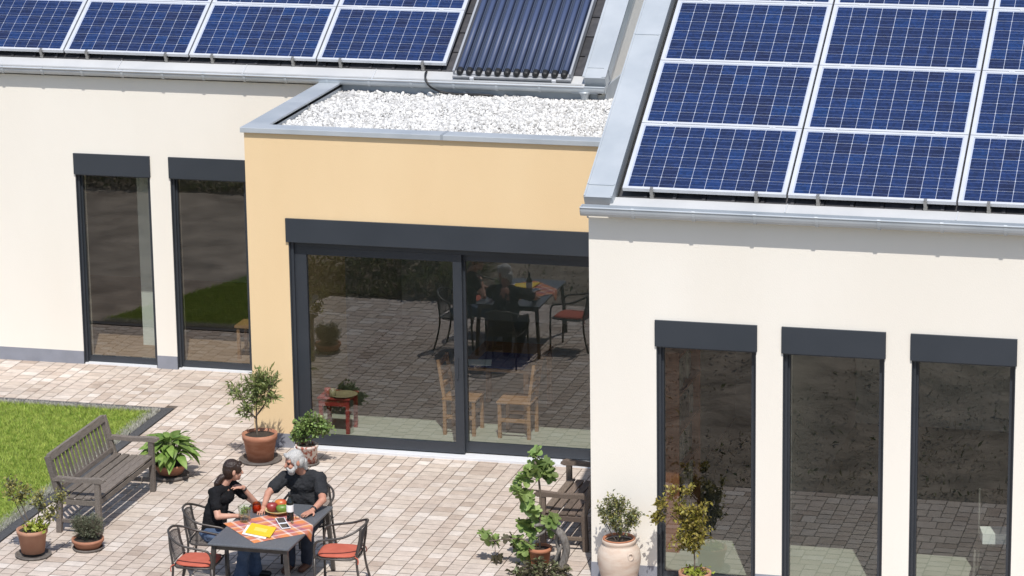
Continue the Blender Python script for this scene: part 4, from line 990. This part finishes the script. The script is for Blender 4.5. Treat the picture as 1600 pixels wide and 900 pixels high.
# ------------------------------------------------------------------ potted plants
def nrm(v): return v/np.linalg.norm(v)
def pot_prof(rt, rb, h, rim=.03, lip=.012): return [(rb*.9, 0), (rb, .004), (rt-.012, h-rim-.004), (rt, h-rim), (rt+lip*.3, h), (rt-.018, h), (rt-.022, h-.03), (.001, h-.032)]
def potted(name, label, cat, loc, pot, potm, blobs, nclus, per, L, Wd, lm, stem, soilz, soilr, spread=.05, saucer=None, group=None, outward=.6, tw=.0035, stemr=.012, droop=0):
    t = thing(name, label, cat, loc, group=group); lm = [lm] if isinstance(lm, str) else lm
    MB().lathe(pot, n=32).build('pot', potm, t, smooth=False).data.polygons.foreach_set('use_smooth', [True]*(32*(len(pot)-1))+[False]*2)
    MB().lathe([(soilr, soilz-.012), (soilr*.98, soilz), (soilr*.5, soilz+.008), (.002, soilz+.01)], n=24).build('soil', 'soil', t)
    if saucer:
        MB().lathe([(saucer*.8, -.0), (saucer, .002), (saucer*1.03, .03), (saucer*.97, .03), (saucer*.93, .012), (.001, .012)], n=30).build('saucer', 'saucer', t, smooth=True)
    stems = MB(); nodes = []
    for s in stem:
        p = spline(s, 5); stems.tube(p, [stemr*(1-.6*i/len(p)) for i in range(len(p))], 7); nodes += p
    Ps, Ds, which = [], [], []
    wts = np.array([b[6] if len(b) > 6 else b[3]*b[4]*b[5] for b in blobs]); wts = wts/wts.sum()
    for c in range(nclus):
        bl = blobs[rng.choice(len(blobs), p=wts)]; d = rng.normal(size=3); d = nrm(d)*rng.uniform(.25, 1)**.5; q = np.array(bl[:3])+d*np.array(bl[3:6])
        nd = min(nodes, key=lambda n_: (Vector(q)-n_).length+.6*max(0, n_.z-q[2])); nd = np.array(nd)
        if np.linalg.norm(q-nd) > .03:
            mid = (q+nd)/2+rng.normal(size=3)*.015+np.array([0,0,-droop]); stems.tube([tuple(nd), tuple(mid), tuple(q)], [tw*1.3, tw, tw*.6], 5)
        dirn = nrm(q-nd+1e-6)
        tt = rng.uniform(-1, 0, per)[:,None]*min(spread*2.2, np.linalg.norm(q-nd)); pp = q+dirn*tt+rng.normal(size=(per,3))*spread*.45
        dd = dirn*outward+rng.normal(size=(per,3))*.75+np.array([0,0,.12-droop*5]); Ps.append(pp); Ds.append(dd)
    stems.build('stem', 'stem', t, smooth=True)
    Pn, Dn = np.concatenate(Ps), np.concatenate(Ds); k = rng.integers(0, len(lm), len(Pn)) if len(lm) > 1 else np.zeros(len(Pn), int)
    for i, m_ in enumerate(lm):
        sel = k == i
        link('foliage', np_mesh('foliage', *leafcloud(Pn[sel], Dn[sel], L*rng.uniform(.65, 1.25, sel.sum()), Wd)), m_, t, kind='stuff')
    return t
# oleander-like shrub by the ochre wall
potted('potted_shrub', 'tall narrow-leaved shrub in a large terracotta pot against the ochre wall', 'potted plant', (.265, -.55, 0), pot_prof(.205, .15, .335, .07), 'terra',
       [(-.02,0,.93,.16,.14,.12), (-.30,0,.84,.12,.10,.10), (.13,0,1.0,.11,.1,.10), (-.05,.02,.74,.20,.15,.11), (.18,0,.80,.08,.08,.10), (-.20,-.02,.60,.11,.1,.10), (.24,0,.70,.05,.05,.05), (.03,0,1.06,.09,.08,.06)], 125, 10, .088, .020, 'oleander',
       [[(-.03,0,.29), (-.035,0,.45), (-.03,.01,.66), (0,0,.9)], [(-.03,0,.5), (-.12,-.01,.6), (-.22,0,.75)], [(-.03,0,.55), (.07,0,.68), (.14,0,.88)]], .305, .183, .05, .245, outward=1.0, stemr=.013)
potted('potted_shrub', 'bushy small-leaved plant in a peeling white pot beside the sliding door', 'potted plant', (.845, -.56, 0), pot_prof(.135, .115, .235, .03, .004), 'peel',
       [(-.02,0,.42,.17,.15,.13), (.16,0,.46,.15,.12,.12), (.06,0,.55,.12,.12,.09), (-.10,0,.35,.1,.1,.09), (.26,.02,.42,.07,.07,.07)], 150, 9, .045, .034, 'bush',
       [[(0,0,.2), (0,0,.35), (.02,0,.48)], [(0,0,.22), (.1,0,.36), (.18,0,.46)], [(0,0,.22), (-.08,.02,.33), (-.1,0,.4)]], .21, .115, .045, .14)
potted('potted_shrub', 'spindly ochre-leaved shrub in a terracotta pot at the lawn corner', 'potted plant', (-.965, -4.36, .0), [(a, z+.045) for a, z in pot_prof(.165, .125, .26, .045)], 'terrapale',
       [(-.12,0,.70,.17,.14,.12), (.10,0,.64,.14,.12,.12), (.34,0,.70,.11,.08,.10), (-.22,.03,.78,.10,.1,.08), (.22,0,.50,.10,.08,.08), (.36,0,.80,.06,.06,.07)], 105, 9, .042, .026, ['sparse', 'sparse', 'lavender'],
       [[(0,0,.27), (-.06,0,.45), (-.14,0,.66)], [(.02,0,.27), (.08,0,.45), (.12,0,.62)], [(.03,0,.27), (.20,0,.42), (.33,0,.66)], [(-.02,0,.27), (-.14,0,.5), (-.24,.02,.74)]], .285, .145, .04, .19, tw=.0022, stemr=.007)
link('foliage', np_mesh('foliage', *leafcloud(rng.normal(size=(120,3))*[.06,.05,.03]+[.05,-.02,.34], np.abs(rng.normal(size=(120,3)))*[1,1,.8]*rng.choice([-1,1],(120,3)), .07, .034)), 'limeleaf', bpy.data.objects['potted_shrub.002'], kind='stuff')
potted('potted_herb', 'grey-green bushy herb in a shallow terracotta bowl near the bench leg', 'potted plant', (-.475, -4.02, 0), [(.10, 0), (.12, .004), (.165, .09), (.175, .095), (.175, .125), (.158, .125), (.154, .10), (.001, .098)], 'terra',
       [(0,0,.24,.175,.15,.12), (.06,0,.32,.12,.1,.09), (-.08,0,.30,.11,.1,.09)], 330, 13, .034, .007, 'lavender', [[(0,0,.10), (0,0,.2)], [(.05,0,.1), (.08,0,.2)], [(-.05,0,.1), (-.07,0,.2)]], .108, .15, .03, .16, outward=1.3, tw=.002, stemr=.005)
potted('potted_shrub', 'bushy grey-green plant in a sandy ceramic urn against the white wall', 'potted plant', (5.385, -3.985, 0),
       [(.13, 0), (.14, .005), (.19, .13), (.22, .27), (.226, .34), (.215, .415), (.18, .47), (.165, .485), (.175, .50), (.178, .525), (.168, .535), (.15, .53), (.148, .50), (.001, .495)], 'urn',
       [(-.11,0,.92,.09,.08,.10), (0,0,.74,.17,.13,.13), (.0,0,.93,.10,.08,.10), (.15,0,.82,.10,.09,.12), (-.22,0,.84,.07,.07,.07), (.20,0,.70,.07,.07,.07), (-.08,0,.78,.12,.1,.12)], 165, 9, .038, .021, ['urnleaf', 'urnleaf', 'sparse'],
       [[(0,0,.49), (-.03,0,.62), (-.09,0,.84)], [(.01,0,.49), (.01,0,.65), (.0,0,.88)], [(.02,0,.49), (.08,0,.62), (.15,0,.78)], [(-.02,0,.49), (-.1,0,.62), (-.18,0,.78)]], .505, .148, .04, None, tw=.0022, stemr=.006)
urn = bpy.data.objects['potted_shrub.003']
MB().lathe([(.146, .520), (.150, .534), (.166, .537), (.168, .545), (.152, .547), (.144, .53)], n=32, caps=False).build('rim', 'terra2', urn, smooth=True)
MB().tube([(.155+.030*cos(2*pi*j/16)*.8, -.152-.030*cos(2*pi*j/16)*-.55, .395+.036*sin(2*pi*j/16)) for j in range(16)], .011, 8, closed=True).build('ring_handle', 'urn', urn, smooth=True)
potted('potted_shrub', 'yellow-green small maple in a terracotta pot before the first tall window', 'potted plant', (6.19, -4.03, 0), pot_prof(.165, .12, .255, .05), 'terrapale',
       [(-.02,0,.62,.19,.15,.13), (-.04,0,.85,.17,.14,.13), (-.24,0,1.10,.09,.08,.08), (-.07,0,1.14,.07,.07,.07), (-.36,0,.97,.08,.06,.06), (-.42,0,.80,.035,.04,.05,.001), (.13,0,1.0,.07,.05,.05), (.10,0,.68,.09,.08,.09), (-.14,0,.92,.12,.1,.1), (-.18,0,.56,.1,.1,.08)], 165, 9, .05, .030, 'acer',
       [[(0,0,.24), (-.005,0,.42), (-.01,0,.6), (-.03,0,.85), (-.06,0,1.08)], [(-.01,0,.55), (-.12,0,.75), (-.23,0,1.05)], [(-.01,0,.6), (.06,0,.75), (.12,0,.98)], [(-.02,0,.62), (-.2,0,.8), (-.36,0,.94)]], .225, .143, .04, .2, tw=.0022, stemr=.008, droop=.012)
link('foliage', np_mesh('foliage', *leafcloud(rng.normal(size=(110,3))*[.06,.06,.012]+[0,0,.25], rng.normal(size=(110,3)), .055, .03)), 'limeleaf', bpy.data.objects['potted_shrub.004'], kind='stuff')
# hosta: every leaf its own piece
t = HOSTA = thing('potted_hosta', 'broad-leaved green hosta in a wide brown bowl beside the grey bench', 'potted plant', (-.53, -1.40, 0))
MB().lathe([(.13, .05), (.145, .055), (.20, .15), (.212, .165), (.212, .185), (.195, .185), (.188, .16), (.001, .15)], n=30).build('pot', 'terra', t, smooth=True)
MB().lathe([(.16, .0), (.225, .004), (.235, .045), (.225, .05), (.19, .03), (.001, .028)], n=30).build('saucer', 'saucer', t, smooth=True)
MB().lathe([(.19, .14), (.188, .165), (.002, .175)], n=20).build('soil', 'soil', t)
def big_leaf(L, Wd, sag):
    n = 6; m_ = MB(); vs = []
    for i in range(n+1):
        s = i/n; wv = Wd/2*sin(pi*s**.8)**.8*(1-.15*s); x = L*s*(1-.12*s*sag); z = -L*sag*.45*s*s
        vs += [(x, -wv, z+wv*.35), (x, 0, z), (x, wv, z+wv*.35)]
    fs = []
    for i in range(n):
        a = i*3; fs += [(a, a+1, a+4, a+3), (a+1, a+2, a+5, a+4)]
    me = bpy.data.meshes.new('leaf'); me.from_pydata(vs, [], fs); me.materials.append(M['hosta']); me.polygons.foreach_set('use_smooth', [True]*len(fs)); return me
HL = [big_leaf(.27, .115, .8), big_leaf(.23, .105, 1.2), big_leaf(.30, .11, .6)]
stk = MB()
for i in range(92):
    a = i*2.39996; rad = .20*sqrt((i+.5)/92); hgt = .46-.85*rad*rad*4.2+random.uniform(-.05, .06)
    p = (cos(a)*rad, sin(a)*rad, max(hgt, .22)); o = child('leaf', HL[i%3], t, p); pit_ = -.75+rad*4.6+random.uniform(-.2, .25)
    o.rotation_euler = (random.gauss(0, .25), pit_, a+random.gauss(0, .35)); sc = random.uniform(.75, 1.1); o.scale = (sc, sc, sc)
    stk.tube([(cos(a)*rad*.25, sin(a)*rad*.25, .16), (cos(a)*rad*.7, sin(a)*rad*.7, .5*(.16+p[2])+.04), p], .005, 5)
stk.build('stem', 'greenstem', t, smooth=True); HOSTA.scale = (.93, .93, .93)
# fig
t = thing('potted_fig', 'young fig tree with large lobed leaves in a terracotta pot', 'potted plant', (4.415, -3.50, 0))
MB().lathe(pot_prof(.125, .09, .215, .045), n=30).build('pot', 'terra2', t, smooth=True)
MB().lathe([(.105, .17), (.103, .19), (.002, .195)], n=20).build('soil', 'soil', t)
def fig_leaf(s, m_):
    lob = [(0,0), (.10,.20), (.02,.36), (.20,.46), (.30,.40), (.36,.30), (.44,.50), (.62,.52), (.66,.36), (.62,.22), (.78,.26), (.96,.16), (1.0,0)]
    vs = [(x*s, y*s*.95, -.25*s*x*x+.20*s*y) for x, y in lob]+[(x*s, -y*s*.95, -.25*s*x*x+.20*s*y) for x, y in lob[-2:0:-1]]
    vs.append((.45*s, 0, -.05*s)); n = len(vs)-1
    me = bpy.data.meshes.new('leaf'); me.from_pydata(vs, [], [(i, (i+1)%n, n) for i in range(n)]); me.materials.append(M[m_]); return me
FLs = [fig_leaf(.165, 'fig'), fig_leaf(.135, 'fig'), fig_leaf(.105, 'wilted')]
def fz(zx, zy): return ((zx-465)/625-.0, (690-zy)/615+.215-(zx-465)/625*.02)
clus = [(435,75,5,0),(470,140,6,0),(410,170,6,0),(530,165,6,0),(360,225,6,0),(560,200,3,0),(330,295,6,0),(385,300,6,0),(400,375,5,0),(430,420,4,0),(545,480,6,0),(555,550,5,0),(450,500,5,0),(355,550,6,0),(405,580,4,0),(325,640,4,0),(390,685,6,0),(365,735,4,0),(275,645,3,1),(290,700,2,1),(95,640,4,0),(150,690,5,0),(165,755,4,1),(500,110,4,0),(470,200,5,0)]
st = MB().tube(spline([(0,0,.19), (.003,0,.45), (.012,0,.70), (.0,0,.93), (-.04,0,1.15)], 5), .012, 8)
st.tube(spline([(-.03,-.02,.19), (-.17,-.05,.30), (-.36,-.06,.29), (-.53,-.07,.26)], 5), .007, 6)
st.tube(spline([(.01,0,.35), (.08,.02,.45), (.14,.02,.50)], 4), .006, 6)
for zx, zy, n, wl_ in clus:
    x, z = fz(zx, zy); y0 = random.uniform(-.07, .07)
    for k in range(n):
        me = FLs[2] if wl_ else FLs[random.choice((0, 0, 1))]
        p = Vector((x+random.gauss(0, .025), y0+random.gauss(0, .035), z+random.gauss(0, .025))); o = child('leaf', me, t, p)
        az = random.uniform(0, 2*pi); o.rotation_euler = (random.gauss(0, .35), random.uniform(-.1, .9) if not wl_ else random.uniform(.9, 1.4), az)
        o.location = p-Vector((cos(az), sin(az), -.2))*.05
    sx = max(-.5, min(.01, x)) if zy > 560 and zx < 330 else .005
    st.tube([(sx, -.05 if sx < -.05 else 0, min(z, 1.1)-.03 if sx > -.05 else .27), (x*.6+sx*.4, y0*.5, z-.01), (x, y0, z)], .0042, 5)
st.build('stem', 'stem', t, smooth=True)
# driftwood root and low plant
t = tag(MB().tube(spline([(-.17,0,.46), (-.06,.02,.475), (.06,0,.45), (.15,-.02,.38), (.185,0,.25), (.17,.01,.14), (.12,0,.0)], 6), [.012+.030*min(1, i/14) for i in range(37)], 9).build('driftwood', 'drift', loc=(4.53, -3.56, 0), smooth=True), 'gnarled grey driftwood root arching beside the fig pot', 'driftwood')
for pts, r_ in (([(.10,-.01,.42), (.08,.03,.30), (.10,.03,.16), (.06,.03,.0)], .022), ([(.0,.01,.47), (-.06,-.03,.40), (-.13,-.03,.36)], .014), ([(.17,.0,.30), (.12,-.04,.22), (.05,-.06,.05)], .018)):
    MB().tube(spline(pts, 5), r_, 8).build('root', 'drift', t, smooth=True)
t = thing('low_shrub', 'low dark-leaved plant spreading at the foot of the fig pot', 'plant', (4.50, -3.84, 0))
st = MB(); Pn = []; Dn = []
for i in range(60):
    a = random.uniform(0, 2*pi); r_ = random.uniform(.04, .27); q = Vector((cos(a)*r_*1.1, sin(a)*r_*.6, random.uniform(.03, .13)*(1.25-r_*2)))
    st.tube([(0, 0, .0), (q.x*.5, q.y*.5, q.z*.8+.02), tuple(q)], .004, 5)
    Pn.append(np.array(q)+rng.normal(size=(5,3))*.02); Dn.append(np.array([cos(a), sin(a), .3])+rng.normal(size=(5,3))*.6)
st.build('stem', 'stem', t, smooth=True)
Pn, Dn = np.concatenate(Pn), np.concatenate(Dn); kk = rng.uniform(size=len(Pn)) < .5
link('foliage', np_mesh('foliage', *leafcloud(Pn[kk], Dn[kk], .085, .045)), 'wilted', t, kind='stuff'); link('foliage', np_mesh('foliage', *leafcloud(Pn[~kk], Dn[~kk], .07, .035)), 'urnleaf', t, kind='stuff')
t = thing('glass_bell', 'small clear glass bell jar standing on the soil of the fig pot', 'glass jar', (4.36, -3.545, .19))
MB().lathe([(.040, 0), (.042, .002), (.042, .06), (.034, .095), (.012, .112), (.012, .13), (.017, .14), (.004, .148)], n=20).build('glass', 'clear', t, smooth=True)

# ------------------------------------------------------------------ furniture indoors, seen through the glass
def dining_chair(label, loc, rz):
    t = thing('dining_chair', label, 'chair', loc, rz, 'pine chairs behind the sliding door')
    for s in (-1, 1):
        MB().box(.16, .20, s*.18-.02, s*.18+.02, 0, .43).build('leg', 'pine', t)
        MB().bar((-.18, s*.18, 0), (-.18, s*.18, .46), .04, .04, (1,0,0)).bar((-.18, s*.18, .44), (-.25, s*.18, .92), .036, .036, (1,0,0)).build('leg', 'pine', t)
        MB().box(-.16, .16, s*.18-.012, s*.18+.012, .20, .245).build('stretcher', 'pine', t)
    MB().box(-.21, .215, -.21, .21, .431, .455).build('seat', 'pine', t, bevel=.005)
    for z in (.60, .74, .87): MB().box(-.015, .015, -.165, .165, -.03, .03).build('back_rail', 'pine', t, loc=(-.185-.07*(z-.44)/.48, 0, z))
    return t
dining_chair('pale wooden chair behind the glass with its back to the left', (2.28, 1.06, .014), 0)
c = copy_tree(bpy.data.objects['dining_chair']); c.location = (2.96, 1.06, .014); c.rotation_euler = (0,0,pi); c['label'] = 'pale wooden chair behind the glass with its back to the right'
t = thing('dining_table', 'wooden dining table with a blue striped runner behind the sliding glass door', 'table', (2.62, 1.75, .014))
MB().box(-.45, .45, -.55, .7, .72, .75).build('tabletop', 'pine', t)
for sx in (-1, 1):
    for y in (-.48, .62): MB().box(sx*.39-.03, sx*.39+.03, y-.03, y+.03, 0, .72).build('leg', 'pine', t)
o = MB().box(-.3, .36, -.50, .2, 0, .004).build('table_runner', 'bluecloth', loc=(2.62, 1.75, .766)); tag(o, 'dark blue cloth runner on the indoor dining table', 'table runner')
o = MB().obox((0,0,.003), (.17,.03,0), (-.03,.13,0), (0,0,.002)).build('paper', 'paper', loc=(2.36, 1.42, .772)); tag(o, 'white sheets of paper on the indoor dining table', 'paper')
t = thing('side_table', 'small red painted side table just inside the sliding door at left', 'table', (.79, .80, .014))
MB().box(-.205, .205, -.19, .19, .42, .445).build('tabletop', 'redpaint', t, bevel=.006); MB().box(-.18, .18, -.17, -.15, .34, .419).box(-.18, .18, .15, .17, .34, .419).build('apron', 'redpaint', t)
for sx in (-1, 1):
    for sy in (-1, 1): MB().bar((sx*.165, sy*.15, 0), (sx*.17, sy*.155, .42), .042, .042, (1,0,0)).build('leg', 'redpaint', t)
o = MB().lathe([(.08, 0), (.12, .008), (.165, .018), (.17, .022), (.15, .02), (.10, .012), (.001, .010)], n=28).build('plate', 'plate', loc=(.88, .75, .46), smooth=True); tag(o, 'round brown plate on the red side table', 'plate')
for k, (x, y, m_) in enumerate(((.70, .68, 'redpaint'), (.77, .66, 'plate'))):
    o = MB().lathe([(.03, 0), (.035, .003), (.04, .10), (.037, .10), (.032, .01), (.001, .008)], n=18).build('cup', m_, loc=(x, y, .46), smooth=True); tag(o, ['red cup on the red side table', 'ochre pot with stems on the red side table'][k], 'cup')
t = thing('stool', 'orange wooden stool behind the second narrow left window', 'stool', (-1.32, 3.72, .015))
MB().box(-.2, .2, -.18, .18, .43, .46).build('seat', 'pine', t)
for sx in (-1, 1):
    for sy in (-1, 1): MB().box(sx*.16-.02, sx*.16+.02, sy*.14-.02, sy*.14+.02, 0, .43).build('leg', 'pine', t)
t = thing('bookshelf', 'reddish wooden bookshelf behind the first tall window of the right wing', 'bookshelf', (5.62, -2.3, .015))
MB().box(-.24, -.22, -.5, .6, 0, 2.2).box(-.219, .14, -.5, -.48, 0, 2.2).box(-.219, .14, .58, .6, 0, 2.2).build('case', 'inwood', t)
for i in range(6): MB().box(-.219, .14, -.479, .579, .02+i*.42, .045+i*.42).build('shelf', 'inwood', t)
for i in range(5):
    y = -.46
    while y < .5:
        w_ = random.uniform(.02, .05); h_ = random.uniform(.2, .33); MB().box(-.15, random.uniform(.02, .10), y, y+w_-.002, .046+i*.42, .046+i*.42+h_).build('book', 'books', t); y += w_
t = thing('office_chair', 'dark metal chair with papers on it behind the third tall window', 'chair', (9.13, -3.05, .015))
MB().box(-.2, .2, -.2, .2, .42, .46).build('seat', 'dark', t); MB().box(-.18, .18, .18, .22, .55, .95).build('backrest', 'dark', t)
for sx in (-1, 1):
    MB().tube([(sx*.2, .2, .95), (sx*.2, .21, .45), (sx*.19, -.19, .43), (sx*.2, -.2, 0)], .012, 8).build('leg', 'steel', t); MB().tube([(sx*.2, .21, .45), (sx*.2, .24, 0)], .012, 8).build('leg', 'steel', t)
o = MB().obox((0,0,.06), (.15,.03,0), (-.03,.12,0), (0,0,.055)).build('paper_stack', 'paper', loc=(9.13, -3.05, .477)); tag(o, 'stack of white papers on the chair behind the third tall window', 'papers')
